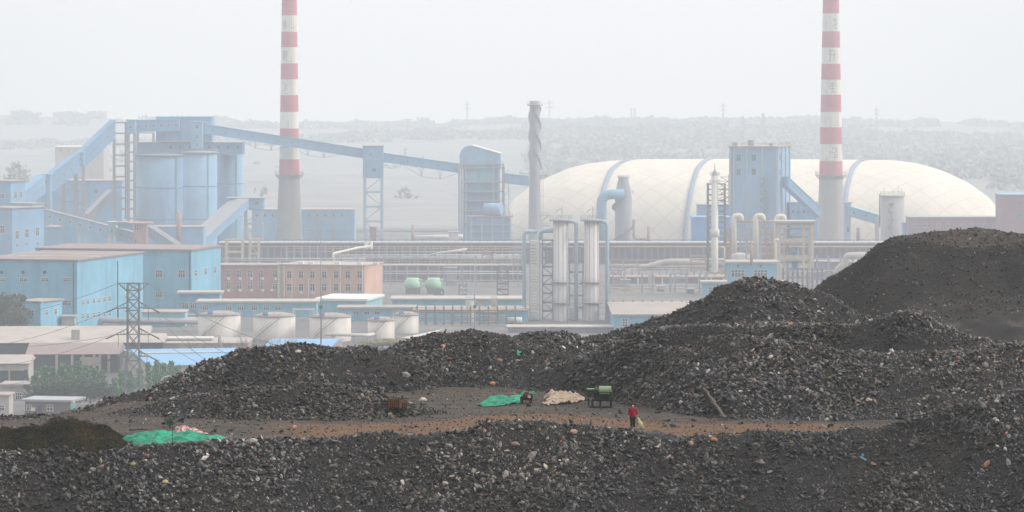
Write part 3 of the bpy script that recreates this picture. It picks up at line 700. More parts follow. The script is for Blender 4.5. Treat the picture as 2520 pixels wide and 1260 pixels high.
# --- air dome
def dome():
    Y = 2480.; cx = 1858
    nx, nv = 120, 28; L0, L1 = PX(1236, Y), PX(2476, Y); zb = -22.2
    pr = [(1236, 600), (1244, 520), (1262, 492), (1300, 462), (1340, 440), (1400, 414), (1440, 404), (1500, 396), (1580, 392), (1800, 391), (2100, 393), (2200, 394), (2260, 402), (2320, 420), (2380, 448), (2430, 484), (2460, 520), (2470, 560), (2476, 600)]
    px_ = np.array([a for a, _ in pr]); zz = np.array([PZ(b, Y) for _, b in pr])
    o = thing('air_dome', 'huge cream white inflated storage dome with pale blue straps behind the works', 'dome', (PX(cx, Y), Y, zb))
    def pt(u, v, off=0.):     # u photo column along the dome, v from -1 (front foot) to 1 (back foot)
        h_ = np.interp(u, px_, zz)-zb; hm_ = max(zz)-zb; k_ = min(1, max(.02, h_/hm_)); w = 78*(k_**.8)+off
        a = v*math.pi/2
        return Vector((PX(u, Y)-PX(cx, Y), math.sin(a)*w, (abs(math.cos(a))**.82)*(h_+off)))
    co = []; us = list(1236+(2476-1236)*(.5-.5*np.cos(np.linspace(0, math.pi, nx))))
    for u in us:
        for j in range(nv): co.append(pt(u, -1+2*j/(nv-1)))
    q = [(i*nv+j, i*nv+j+1, (i+1)*nv+j+1, (i+1)*nv+j) for i in range(nx-1) for j in range(nv-1)]
    k = NT('dome_fabric'); g = k.n('ShaderNodeTexCoord'); s1 = k.n('ShaderNodeSeparateXYZ'); k.l(g.outputs['Object'], s1.inputs[0])
    lines = None
    arc = k.math('MULTIPLY', k.math('ARCTAN2', s1.outputs[2], k.math('MULTIPLY', s1.outputs[1], -1.0)), 62.0)
    for sg in (1, -1):
        d = k.math('ADD', k.math('MULTIPLY', s1.outputs[0], .62), k.math('MULTIPLY', arc, .78*sg))
        w = k.math('PINGPONG', d, 4.5); e = k.rng(w, .0, .6, 1, 0)
        lines = e if lines is None else k.math('MAXIMUM', lines, e)
    nz_ = k.noise(g.outputs['Object'], .05, 5)
    c = k.mix(k.rng(nz_, .4, .65), (.76, .725, .635), (.68, .65, .575)); c = k.mix(k.math('MULTIPLY', lines, .42), c, (.42, .40, .38))
    k.l(c, k.b.inputs['Base Color']); k.b.inputs['Roughness'].default_value = .6
    np_mesh('dome_skin', np.array(co), np.array(q), k.m, None, True, o)
    for path in ([(1556, .0), (1528, -.14), (1500, -.33), (1482, -.55), (1466, -.85), (1460, -1)], [(1752, .0), (1730, -.15), (1708, -.35), (1690, -.6), (1676, -.85), (1671, -1)], [(2136, 0), (2108, -.14), (2084, -.33), (2062, -.6), (2048, -1)]):
        uu = np.array([a for a, _ in path][::-1]); vv = np.array([a for _, a in path][::-1]); b = MB(); vs = []; N = 36
        for i in range(N+1):
            v = -1+i/N; u = np.interp(v, vv, uu); vs += [pt(u-5.5, v, .35), pt(u+5.5, v, .35), pt(u+5.5, v, .8), pt(u-5.5, v, .8)]
        fs = []
        for i in range(N):
            for j in range(4): a_, b2_ = i*4+j, i*4+(j+1) % 4; fs.append((a_, b2_, b2_+4, a_+4))
        b.add(vs, fs, 0, True); b.build('strap', mat('strap_blue', (.26, .35, .48), .6), o)
dome()
# --- silos and their top house
for px, w, ty, lab, Y in ((402, 136, 382, 'broad pale blue silo at the left of the silo row', 2290), (492, 84, 376, 'middle pale blue silo under the head house', 2262), (565, 66, 371, 'pale blue silo at the right end of the silo row', 2320), (352, 44, 380, 'narrow pale blue silo edge at the far left of the silo row', 2335)):
    o, r, h = vessel('silo', lab, Y, px, w, ty, None, 'silo', 'silo', 'pale blue coal silos')
    b = MB(); b.lathe([(r+.05, h-.1), (r+.9, h-.1), (r+.9, h+.5), (r*.3, h+1.3)], n=32); b.build('silo_roof', M['greysteel'], o)
    ring_rail(o, r+.7, h+.5, 22, t=.1, h=1.6)
    b = MB(); b.beam((r*.55, -r*.86, 0), (r*.55, -r*.86, h), .7, .5); b.build('ladder_cage', M['bluelight'], o)
    for zz in (.33, .66): b = MB(); b.lathe([(r+.01, h*zz), (r+.22, h*zz+.1), (r+.22, h*zz+.7), (r+.01, h*zz+.8)], n=32, capt=False); b.build('band', M['blue2'], o)
B = Bld('silo_gallery_house', 'long grey blue house standing on top of the silos', 2290, 597, 352, 336, depth=22, wall='blue2', roof='greysteel', zb=PZ(378, 2290), cap=.4)
B.front(rects(420, 585, 8, 362, 6, 7), style='b')
B = Bld('head_house', 'tall pale blue head house rising over the silo tops', 2285, 521, 289, 384, depth=20, wall='blue2', roof='bluelight', zb=PZ(350, 2285)+.8, cap=.5)
B.front([(484, 308, 5, 8), (484, 330, 5, 8), (506, 308, 5, 8)], style='b')
B = Bld('head_tower', 'narrow pale blue stair tower on the front of the silo head house', 2262, 498, 300, 470, depth=6, wall='silo', roof='bluelight', zb=PZ(372, 2262)+2, cap=.4)
B.front([(484, 312, 6, 9), (484, 336, 6, 9), (484, 356, 6, 7)])
gallery('conveyor_gallery', 'level blue gallery running from the stair tower to the silo head house', (330, 297, 2280), (441, 294, 2280), 28, 6, wins=(6, 5))
o = frame_tower('gallery_trestle', 'short posts carrying the level gallery above the silos', 2280, 336, 378, 326, 356, 6, 1, .8, .5, cat='trestle', brace=False)
# --- rising conveyor at the far left
gallery('conveyor_gallery', 'steep blue gallery climbing to the tall stair tower left of the silos', (188, 388, 2250), (284, 296, 2262), 44, 7, wins=(7, 4), roof='blue2')
gallery('conveyor_gallery', 'lower blue gallery climbing between the two leftmost transfer houses', (118, 436, 2225), (196, 376, 2235), 46, 7, wins=(5, 4), roof='blue2')
gallery('conveyor_gallery', 'blue gallery rising from behind the left offices to the first transfer house', (56, 478, 2200), (112, 432, 2212), 44, 7, wins=(3, 4), roof='blue2')
def transfer(name, label, Y, px0, px1, ty, by, leg_to=None, lv=6, win=(), lp=None):
    B = Bld(name, label, Y, px1, ty, px0, depth=8, wall='silo', roof='bluelight', zb=PZ(by, Y), cap=.4, over=.6, cat='tower', group='conveyor transfer houses')
    B.front(list(win), style='w')
    if leg_to:
        a, c = lp or (px0, px1)
        frame_tower('', '', Y, a, c, by+.5, leg_to, 8, lv, 1.0, .7, 'greysteel', False, parent=B.o, zero=(B.C0.x, B.C0.y, B.C0.z))
    return B
transfer('transfer_house', 'tall stair tower left of the silos with a long ladder-like leg', 2268, 312, 332, 296, 326, 560, 10, [(321, 311, 6, 9)])
frame_tower('landing_tower', 'open concrete stair frame of ten stacked landings left of the silos', 2275, 277, 311, 300, 540, 7, 9, 1.0, .8, 'conc', False, 'tower', zb=None)
transfer('transfer_house', 'middle transfer house where two climbing galleries meet', 2240, 184, 206, 376, 406, 560, 5, [(197, 391, 5, 7)])
frame_tower('gallery_trestle', 'four storey grey trestle under the climbing gallery', 2246, 152, 186, 432, 560, 8, 4, 1.0, .7, 'conc', False, 'trestle')
transfer('transfer_house', 'leftmost slim transfer house beside the office block', 2215, 104, 124, 430, 560, None, 1, [(114, 448, 5, 8), (114, 505, 5, 8)])
B = Bld('hall', 'distant grey blue hall behind the climbing galleries', 2380, 300, 446, 66, depth=30, wall='blue2', roof='roofgrey'); B.front([(236, 470, 7, 10)], style='b')
gallery('conveyor_gallery', 'pale mauve inclined gallery behind the stair frame', (276, 468, 2340), (216, 528, 2330), 26, 5, wall='greysteel', roof='greysteel')
B = Bld('hall', 'distant pale warehouse with a white roof high on the left', 3300, 255, 362, 136, depth=40, wall='roofpale', roof='white', zb=hz(PX(200, 3320), 3320)-4); B.front(rects(150, 245, 6, 370, 8, 5))
# --- long falling galleries to the right of the silos
gallery('conveyor_gallery', 'long blue gallery sloping from the silo head house to the lattice tower', (503, 306, 2280), (895, 367, 2290), 23, 5, wins=(12, 4), truss=[(.22, .52, 16), (.55, .85, 14)])
gallery('conveyor_gallery', 'blue gallery sloping from the lattice tower to the arched boiler house', (943, 377, 2290), (1131, 404, 2290), 22, 5, wins=(5, 4), truss=[(.25, .99, 22)])
gallery('conveyor_gallery', 'short blue gallery between the arched boiler house and the slim stack', (1238, 427, 2300), (1302, 434, 2300), 24, 5)
B = Bld('lattice_tower', 'blue head house on a cross-braced tower midway along the sloping galleries', 2285, 943, 360, 893, depth=9, wall='blue2', roof='greysteel', zb=PZ(434, 2285), cat='tower', cap=.4)
B.front([(920, 418, 9, 8), (912, 380, 4, 4)], style='b')
frame_tower('', '', 2285, 894, 942, 434.5, None, 9, 5, 1.4, .9, 'pipeblue', True, parent=B.o, zero=tuple(B.C0))
B = Bld('brick_kiosk', 'small brick lift house at the foot of the lattice tower', 2260, 926, 560, 910, depth=4, wall='brickd', roof='roofgrey')
# blue low hall behind the left chimney
B = Bld('hall', 'pale blue hall behind the foot of the left chimney', 2345, 872, 517, 620, depth=24, wall='silo', roof='roofpale', band=('bluelight', .6))
B.front(rects(760, 842, 5, 529, 7, 8)+rects(632, 672, 3, 529, 7, 8)); b = MB(); b.box(-B.wf-.08, .08, -.08, .1, B.h*.48, B.h*.48+.5); b.build('ledge', M['bluelight'], B.o)
for px in (772, 824): b = MB(); xx = -PX(872, 2345)+PX(px, 2345); b.box(xx-.6, xx+.6, -.9, -.02, 0, B.h*.55); b.build('duct', M['greysteel'], B.o)
gallery('conveyor_gallery', 'broad pale blue incline dropping from a head house in front of the silos', (612, 490, 2200), (470, 618, 2160), 22, 12, wall='blue2', roof='greysteel')
B = Bld('transfer_house', 'flat roofed head house at the top of the broad incline', 2205, 648, 488, 562, depth=14, wall='blue2', roof='greysteel', cap=.35, over=1.2, zb=PZ(512, 2205)); B.front([(632, 500, 8, 7)], style='b')
frame_tower('', '', 2206, 600, 646, 512.5, None, 12, 3, 1.2, .8, 'pipeblue', True, parent=B.o, zero=tuple(B.C0))
# --- boiler house with the arched roof
def boiler():
    Y = 2290.; z0 = gz(Y); x0 = PX(1130, Y); X_ = lambda p: PX(p, Y)-x0; Z_ = lambda p: PZ(p, Y)-z0
    o = thing('boiler_house', 'tall pale blue boiler house with an arched roof and open floors', 'building', (x0, Y, z0))
    pts = [(X_(1131), Z_(416)), (X_(1131), Z_(384)), (X_(1134), Z_(372)), (X_(1142), Z_(363)), (X_(1153), Z_(358.5)), (X_(1165), Z_(358.5)), (X_(1232), Z_(378)), (X_(1232), Z_(416))]
    b = MB(); b.prism(pts[::-1], 0, 22); b.build('arched_roof', M['silo'], o)
    b = MB(); b.prism([(X_(1163), Z_(357.5)), (X_(1233), Z_(377)), (X_(1233), Z_(379)), (X_(1163), Z_(359))][::-1], -.6, 22.6); b.build('roof_edge', M['white'], o)
    for px in (1130, 1136, 1147, 1214, 1228, 1238):
        b = MB(); b.box(X_(px)-.6, X_(px)+.6, -.7, .5, 0, Z_(404)); b.build('column', M['pipeblue'], o)
    b = MB(); b.box(X_(1140), X_(1226), 1.5, 21, 0, Z_(414)); b.build('core', M['blue2'], o)
    for py in (404, 413, 448, 471, 494, 519, 548): b = MB(); b.box(X_(1136), X_(1240), -1.5, 1.4, Z_(py)-.35, Z_(py)+.35); f = b.build('floor_slab', M['greysteel'], o)
    b = MB()
    for py in (404, 448, 471, 494, 519, 548): b.rail((X_(1136), -1.4, Z_(py)+.3), (X_(1240), -1.4, Z_(py)+.3), 1.5, 3, .08)
    b.build('railing', M['greysteel'], o)
    b = MB(); b.box(X_(1150), X_(1212), .8, 1.45, Z_(447), Z_(416)); b.build('panel', M['bluelight'], o)
    b = MB()
    for k_, py in enumerate((430, 455, 480, 505, 530)): b.beam((X_(1240), -1, Z_(py)), (X_(1252), -1, Z_(py+12 if k_ % 2 else py-12)), .3); b.beam((X_(1252), -1, Z_(py)), (X_(1240), -1, Z_(py)), .25)
    b.beam((X_(1241), -1, 0), (X_(1241), -1, Z_(410)), .6); b.beam((X_(1252), -1, 0), (X_(1252), -1, Z_(430)), .4); b.build('outside_stair', M['greysteel'], o)
    B = Bld('boiler_annexe', 'lower blue grey annexe in front of the arched boiler house', 2250, 1258, 534, 1155, depth=16, wall='blue2', roof='brickd', cap=.35, over=1)
    for py in (555, 572, 590): b = MB(); b.box(-B.wf-.5, .8, -1.2, -.05, PZ(py, 2250)-B.zb, PZ(py, 2250)-B.zb+.5); b.build('walkway', M['greysteel'], B.o)
    for px in (1160, 1186, 1212, 1238, 1256): b = MB(); xx = PX(px, 2250)-B.C0.x; b.box(xx-.4, xx+.4, -1.3, -.06, 0, B.h); b.build('post', M['pipeblue'], B.o)
    b = MB(); b.beam((-3, 2, B.h), (-3, 2, B.h+4.5), .3); b.beam((-1, 2, B.h), (-1, 2, B.h+3), .3); b.rail((-B.wf, -.9, B.h+.4), (.9, -.9, B.h+.4), 1.6, 3, .08); b.build('roof_railing', M['greysteel'], B.o)
    o2 = thing('steam_drum', 'round pale blue drum lying on the boiler annexe roof', 'tank', (PX(1193, 2256), 2256, B.zb+B.h+.5))
    r = 15.5*.2256; b = MB(); b.tube([(0, 3, r), (PX(1235, 2256)-PX(1193, 2256), 0, r)], r, 24); b.build('drum', M['silo'], o2)
boiler()
# --- slim strake-wound stack
def stack():
    Y = 2150.; z0 = gz(Y); o = thing('steel_stack', 'slim pale grey stack wound with spiral fins in front of the dome', 'chimney', (PX(1316, Y), Y, z0))
    f = lambda w: w*Y/F/2; zz = lambda py: PZ(py, Y)-z0
    b = MB(); b.lathe([(f(32), 0), (f(31), zz(540)), (f(26), zz(420)), (f(25), zz(262)), (f(25), zz(248))], n=32); b.build('shaft', M['greysteel'], o)
    b = MB(); b.lathe([(f(25), zz(260)), (f(38), zz(260)), (f(38), zz(257)), (f(25), zz(257))], n=24, capt=False); b.build('top_platform', M['greysteel'], o); ring_rail(o, f(38), zz(257), 12, t=.08)
    for s in range(3):
        b = MB(); N = 70; vs = []
        for i in range(N+1):
            t = i/N; z = zz(264)+(zz(415)-zz(264))*t; a = s*2.094+t*6.6; r0, r1 = f(25), f(25)+.75
            for rr, dz in ((r0, -.18), (r1, -.18), (r1, .18), (r0, .18)): vs.append((rr*math.cos(a), rr*math.sin(a), z+dz))
        fs = []
        for i in range(N):
            for j in range(4): a_, c_ = i*4+j, i*4+(j+1) % 4; fs.append((a_, c_, c_+4, a_+4))
        b.add(vs, fs); b.build('spiral_fin', M['greysteel'], o)
    ladder(o, f(30)+.8, 0, 0, zz(420), 1.1, step=1.6, t=.13)
    b = MB()
    for py in (432, 530, 556): b.box(f(24), f(24)+5, -1.4, 1.4, zz(py), zz(py)+.3); b.rail((f(24), -1.4, zz(py)+.3), (f(24)+5, -1.4, zz(py)+.3), 1.6, 1.6, .07)
    b.beam((f(24)+5, 0, zz(530)), (f(24)+.5, 0, zz(545)), .4); b.build('landing', M['steel'], o)
stack()
# --- scrubber tower with the blue elbow duct
def scrubber():
    Y = 2230.; z0 = gz(Y); zz = lambda py: PZ(py, Y)-z0; f = lambda w: w*Y/F/2
    o = thing('scrubber_tower', 'pale blue grey scrubber tower with a tapered top beside the dome', 'tower', (PX(1534, Y), Y, z0))
    b = MB(); b.lathe([(f(42), 0), (f(42), zz(486)), (f(36), zz(466)), (f(24), zz(438)), (f(24), zz(434))], n=32); b.build('shell', M['greysteel'], o)
    ring_rail(o, f(30), zz(440), 12, t=.09, h=1.8); ring_rail(o, f(50), zz(476), 14, t=.09, h=1.8)
    b = MB(); N = 60; vs = []
    for i in range(N+1):
        t = i/N; z = zz(590)+(zz(486)-zz(590))*t; a = -2.6+t*7.5
        for rr, dz in ((f(42), 0), (f(42)+1.6, 0), (f(42)+1.6, .5), (f(42), .5)): vs.append((rr*math.cos(a), rr*math.sin(a), z+dz))
    fs = [(i*4+j, i*4+(j+1) % 4, i*4+(j+1) % 4+4, i*4+j+4) for i in range(N) for j in range(4)]
    b.add(vs, fs); b.build('spiral_stair', M['steel'], o)
    pipe_run('elbow_duct', 'large sky blue elbow duct entering the scrubber tower', [(1480, 606, 2225), (1480, 478, 2225), (1536, 478, 2225)], 2.75, 'deepblue' if False else 'silo', 'duct', n=20)
    pipe_run('vent_pipe', 'thin brown vent pipe right of the scrubber tower', [(1560, 540, 2225), (1560, 588, 2225), (1594, 588, 2225), (1594, 618, 2225)], .7, 'rustpipe')
    pipe_run('vent_stack', 'thin dark vent stack rising beside the scrubber pipework', [(1596, 604, 2225), (1596, 558, 2225)], .7, 'rustpipe', 'chimney')
    pipe_run('vent_stack', 'thin dark vent stack between the lattice tower and the boiler house', [(1016, 600, 2230), (1016, 553, 2230)], .8, 'rustpipe', 'chimney')
    pipe_run('vent_stack', 'short ribbed purple vent stack right of the right chimney', [(2112, 604, 2180), (2112, 560, 2180)], 1.0, 'brickd', 'chimney')
    pipe_run('gas_main', 'long pale pipe running to the foot of the boiler house', [(1020, 584, 2210), (1140, 582, 2210)], 1.2, 'pipe', stands=[1040, 1075, 1110])
    B = Bld('hall', 'small white pump house left of the boiler house foot', 2190, 1128, 572, 1104, depth=6, wall='pipe', roof='pipeblue')
scrubber()
# --- blue coal tower on the right
def coal_tower():
    Y = 2120.
    B = Bld('coal_tower', 'tall sky blue coal tower with eight small windows left of the right chimney', Y, 1912, 363, 1797, 1942, a=12, wall='silo', roof='roofpale', cap=.7, over=1.1, cat='tower', zb=None)
    B.front([(1818, 388, 10, 15), (1855, 388, 10, 15), (1818, 423, 10, 15), (1855, 423, 10, 15)], style='b')
    B.side([(1919, 386, 6, 14), (1933, 384, 6, 14), (1919, 423, 6, 14), (1933, 421, 6, 14)], style='b')
    b = MB()
    for px in (1797, 1806, 1838, 1876, 1912): xx = B.local(hit(px, 450, B.C0, Vector((math.sin(B.a), -math.cos(B.a), 0))))[0]; b.box(xx-.5, xx+.5, -.7, -.02, 0, B.h-.1)
    for yy in (0.6, B.ws*.33, B.ws*.66, B.ws-.6): b.box(.02, .8, yy-.4, yy+.4, 0, B.h-.1)
    b.build('pilaster', M['pipeblue'], B.o)
    b = MB()
    for px, w, h in ((1806, 4, 2.2), (1845, 5, 3), (1895, 3, 1.6)): xx = -B.wf*(1912-px)/115.; b.box(xx-w*.3, xx+w*.3, 3, 6, B.h+.7, B.h+.7+h)
    b.build('roof_vent', M['conc'], B.o); b = MB(); b.rail((-B.wf, -.9, B.h+.7), (.9, -.9, B.h+.7), 1.5, 3, .07); b.rail((.9, -.9, B.h+.7), (.9, B.ws, B.h+.7), 1.5, 3, .07); b.build('roof_railing', M['steel'], B.o)
    b = MB(); z = 0; k = 0; x0_ = -B.wf*.26
    for py in range(440, 560, 18):
        za, zb_ = PZ(py, Y)-B.zb, PZ(py+18, Y)-B.zb
        b.box(x0_-2.2, x0_+2.2, -2.4, -.75, za, za+.25); b.beam((x0_-2 if k else x0_+2, -2.2, za), (x0_+2 if k else x0_-2, -2.2, zb_), .35); b.rail((x0_-2.2, -2.3, za+.2), (x0_+2.2, -2.3, za+.2), 1.3, 2, .06); k = 1-k
    b.build('fire_escape', M['steel'], B.o)
    B = Bld('hall', 'saturated blue box building under the coal tower', 2060, 1797, 536, 1704, depth=20, wall='deepblue', roof='deepblue', cap=.4)
    B = Bld('hall', 'pale blue block behind the saturated blue box building', 2140, 1797, 506, 1717, depth=14, wall='silo', roof='greysteel')
    B = Bld('hall', 'pale blue grey block at the right foot of the coal tower', 2150, 2012, 500, 1944, depth=14, wall='blue2', roof='greysteel'); B.front(rects(1952, 2004, 5, 520, 6, 8), style='b')
    gallery('conveyor_gallery', 'pale blue gallery dropping from the coal tower towards the right chimney', (1940, 436, 2130), (2020, 512, 2140), 24, 6, wins=(4, 4))
    gallery('conveyor_gallery', 'blue gallery sloping from a slim post tower to the grey concrete silo', (2084, 507, 2260), (2170, 532, 2255), 24, 6, wins=(3, 6))
    B = Bld('post_tower', 'slim white and blue tower right of the right chimney', 2262, 2094, 500, 2078, depth=6, wall='pipeblue', roof='roofpale', cat='tower', over=.8); B.front([(2087, 512, 5, 8), (2087, 565, 5, 12)], style='b')
    o = thing('gallery_post', 'single concrete post under the end of the sloping gallery', 'post', (PX(2158, 2250), 2250, gz(2250))); b = MB(); b.box(-1, 1, -1, 1, 0, PZ(536, 2250)-gz(2250)); b.build('post', M['conc'], o)
    o, r, h = vessel('concrete_silo', 'grey concrete silo with a railed top and mast right of the right chimney', 2220, 2196, 58, 480, None, 'conc', 'silo')
    b = MB(); b.lathe([(r, h-.8), (r+.5, h-.8), (r+.5, h), (r, h+.1)], n=32, capt=True); b.build('rim', M['lightconc'], o)
    ring_rail(o, r+.3, h, 16, t=.09, h=1.8); b = MB()
    for x_, hh in ((-.7, 4), (.1, 2.5), (.5, 5.5), (.8, 4)): b.beam((r*x_, 0, h), (r*x_, 0, h+hh), .18)
    b.build('lightning_rod', M['steel'], o)
    b = MB()
    for k_, py in enumerate((500, 520, 540, 560)): zq = PZ(py, 2220)-gz(2220); b.box(-3, 0, -r-1.2, -r*.95, zq, zq+.25); b.beam((-3 if k_ % 2 else 0, -r-.9, zq), (0 if k_ % 2 else -3, -r-.9, zq-4.4), .3)
    b.build('outside_stair', M['steel'], o)
    pipe_run('vent_pipe', 'thin dark drainpipe mast left of the concrete silo', [(2165, 560, 2215), (2165, 478, 2215)], .35, 'dark')
    B = Bld('brick_block', 'long low dark red brick block right of the dome', 2180, 2470, 535, 2236, depth=16, wall='brickd', roof='greysteel', cap=.3)
    B.front([(2253, 554, 8, 9), (2276, 554, 9, 10), (2310, 554, 8, 9), (2333, 554, 9, 9), (2370, 554, 8, 9), (2392, 554, 8, 9), (2425, 554, 8, 9), (2447, 554, 8, 9)])
    B = Bld('brick_block', 'taller dark red brick block at the right edge behind the black heap', 2150, 2600, 480, 2462, depth=22, wall='brickd', roof='bluelight', cap=.4); B.front([(2509, 499, 7, 8), (2508, 530, 7, 6)], style='b')
    B = Bld('hall', 'small blue lean-to between the concrete silo and the brick block', 2190, 2236, 550, 2222, depth=8, wall='silo', roof='bluelight')
coal_tower()
# ================================================================ middle ground: battery, pipe racks, columns
def battery():
    Y = 2000.; z0 = gz(Y); x0 = PX(540, Y); w = PX(2300, Y)-x0
    o = thing('coke_oven_battery', 'very long low soot-dark coke oven battery stretching across the works', 'coke ovens', (x0, Y, z0))
    h = PZ(599, Y)-z0
    b = MB(); b.box(0, w, 0, 16, -.3, h)
    b.build('wall', M['battery'], o)
    b = MB(); b.box(-.5, w+.5, -1.2, 17, h+.003, h+.5); b.build('deck', M['greysteel'], o)
    b = MB(); b.rail((0, -1, h+.5), (w, -1, h+.5), 1.5, 4, .09); b.build('railing', M['steel'], o)
    b = MB()
    for k in range(int(w/3.2)): b.box(1+k*3.2, 1.9+k*3.2, -.35, -.02, 1.5, h-1.2)
    b.build('oven_buttress', M['purple'], o)
    b = MB(); b.tube([(0, -2.4, h-1.6), (w, -2.4, h-1.6)], .5, 8); b.build('collecting_main', M['rustpipe'], o)
battery()
def rack(name, label, Y, px0, px1, rows, posts, m='greysteel', top=None, depth=4., cat='pipe rack'):
    z0 = gz(Y); x0 = PX(px0, Y); o = thing(name, label, cat, (x0, Y, z0)); Z_ = lambda p: PZ(p, Y)-z0; X_ = lambda p: PX(p, Y)-x0
    tz_ = Z_(top if top else min(r[0] for r in rows))
    for p in posts:
        b = MB(); b.box(X_(p)-.25, X_(p)+.25, 0, .5, 0, tz_); b.box(X_(p)-.25, X_(p)+.25, depth-.5, depth, 0, tz_)
        for r in rows: b.box(X_(p)-.18, X_(p)+.18, .5, depth-.5, Z_(r[0])-r[1]*Y/F-.4, Z_(r[0])-r[1]*Y/F)
        b.build('post', M[m], o)
    for k_, (py, r, mm_) in enumerate(rows):
        rr = r*Y/F; b = MB(); yy = .3+((k_*1.7) % max(1, depth-1)); b.tube([(0, yy-(.6 if k_ % 2 else 0), Z_(py)), (X_(px1), yy-(.6 if k_ % 2 else 0), Z_(py))], rr, 8); b.build('pipe', M[mm_], o)
    return o
rack('pipe_rack', 'long raised pale gas main on dark posts in front of the coke ovens', 1900, 822, 1292, [(628, 1.5, 'pipe'), (636, 4.5, 'lightconc'), (645, 1.5, 'rustpipe')], range(830, 1290, 38))
rack('pipe_rack', 'raised row of rusty mains between the pale columns and the blue box building', 1880, 1490, 1800, [(641, 2, 'rustpipe'), (652, 1.6, 'pipe'), (664, 2, 'rustpipe'), (672, 3, 'greysteel')], range(1500, 1800, 34))
rack('pipe_rack', 'lower pipe rack with many thin pale pipes above the low blue roof at right', 1560, 1498, 1735, [(700, 1.2, 'pipe'), (710, 1.5, 'creampipe'), (720, 1, 'pipe'), (729, 1.2, 'pipe'), (738, 1, 'pipe')], [1500, 1536, 1580, 1606, 1650, 1662, 1690, 1722], top=672)
rack('pipe_rack', 'thin white pipes crossing behind the green dome tanks', 1640, 945, 1290, [(668, 1.1, 'pipe'), (674, 1.3, 'pipe'), (690, .8, 'pipe')], [960, 1000, 1052, 1092, 1138, 1172, 1232, 1275], top=655)
rack('pipe_rack', 'pale pipes on posts behind the brick office block roof', 1760, 548, 900, [(636, 1.2, 'pipe'), (642, 2, 'greysteel'), (648, 1.2, 'pipe')], range(560, 900, 40), top=634)
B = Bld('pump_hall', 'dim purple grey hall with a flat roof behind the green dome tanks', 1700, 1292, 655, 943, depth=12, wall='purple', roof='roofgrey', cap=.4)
b = MB()
for px in range(950, 1292, 26): xx = PX(px, 1700)-B.C0.x; b.box(xx-.3, xx+.3, -.5, -.02, 0, B.h)
b.build('pilaster', M['greysteel'], B.o)
b = MB(); b.box(-B.wf, 0, -.6, -.03, PZ(707, 1700)-B.zb, PZ(704, 1700)-B.zb); b.build('ledge', M['pipe'], B.o)
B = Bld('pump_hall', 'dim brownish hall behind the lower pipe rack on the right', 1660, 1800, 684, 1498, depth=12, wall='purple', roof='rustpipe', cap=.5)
b = MB()
for px in range(1510, 1800, 30): xx = PX(px, 1660)-B.C0.x; b.box(xx-.3, xx+.3, -.5, -.02, 0, B.h)
b.build('pilaster', M['pipe'], B.o)
pipe_run('gas_main', 'slanting fat brown gas duct climbing left of the blue box building', [(1500, 684, 1870), (1600, 655, 1870), (1640, 644, 1870), (1790, 644, 1870)], 1.5, 'lightconc', stands=[1530, 1570, 1640, 1700])
pipe_run('gas_main', 'white bent pipe rising at a corner above the brick offices', [(820, 660, 1750), (820, 624, 1750), (880, 610, 1800), (912, 606, 1850)], .5, 'creampipe', 'pipe')
pipe_run('gas_main', 'bright white slanting pipe above the gas main near the boiler house', [(1060, 626, 1860), (1150, 613, 1860)], .5, 'pipe', stands=[1070, 1110])
frame_tower('open_tower', 'cream concrete open frame standing behind the brick offices', 1790, 553, 598, 589, None, 8, 3, .9, .8, 'cream', False, 'tower')
frame_tower('landing_tower', 'narrow cream stair frame right of the open frame', 1795, 612, 638, 587, None, 6, 5, .8, .6, 'cream', True, 'tower')
o, r, h = vessel('small_tank', 'small white twin tank on the battery roof near the lattice tower', 1960, 902, 10, 593, 612, 'pipe', 'tank')
b = MB(); b.lathe([(r*.9, 0), (r*.9, h)], cx=2.2*r, n=16); b.build('second_shell', M['pipe'], o); ring_rail(o, r*1.1, h, 8, t=.08)
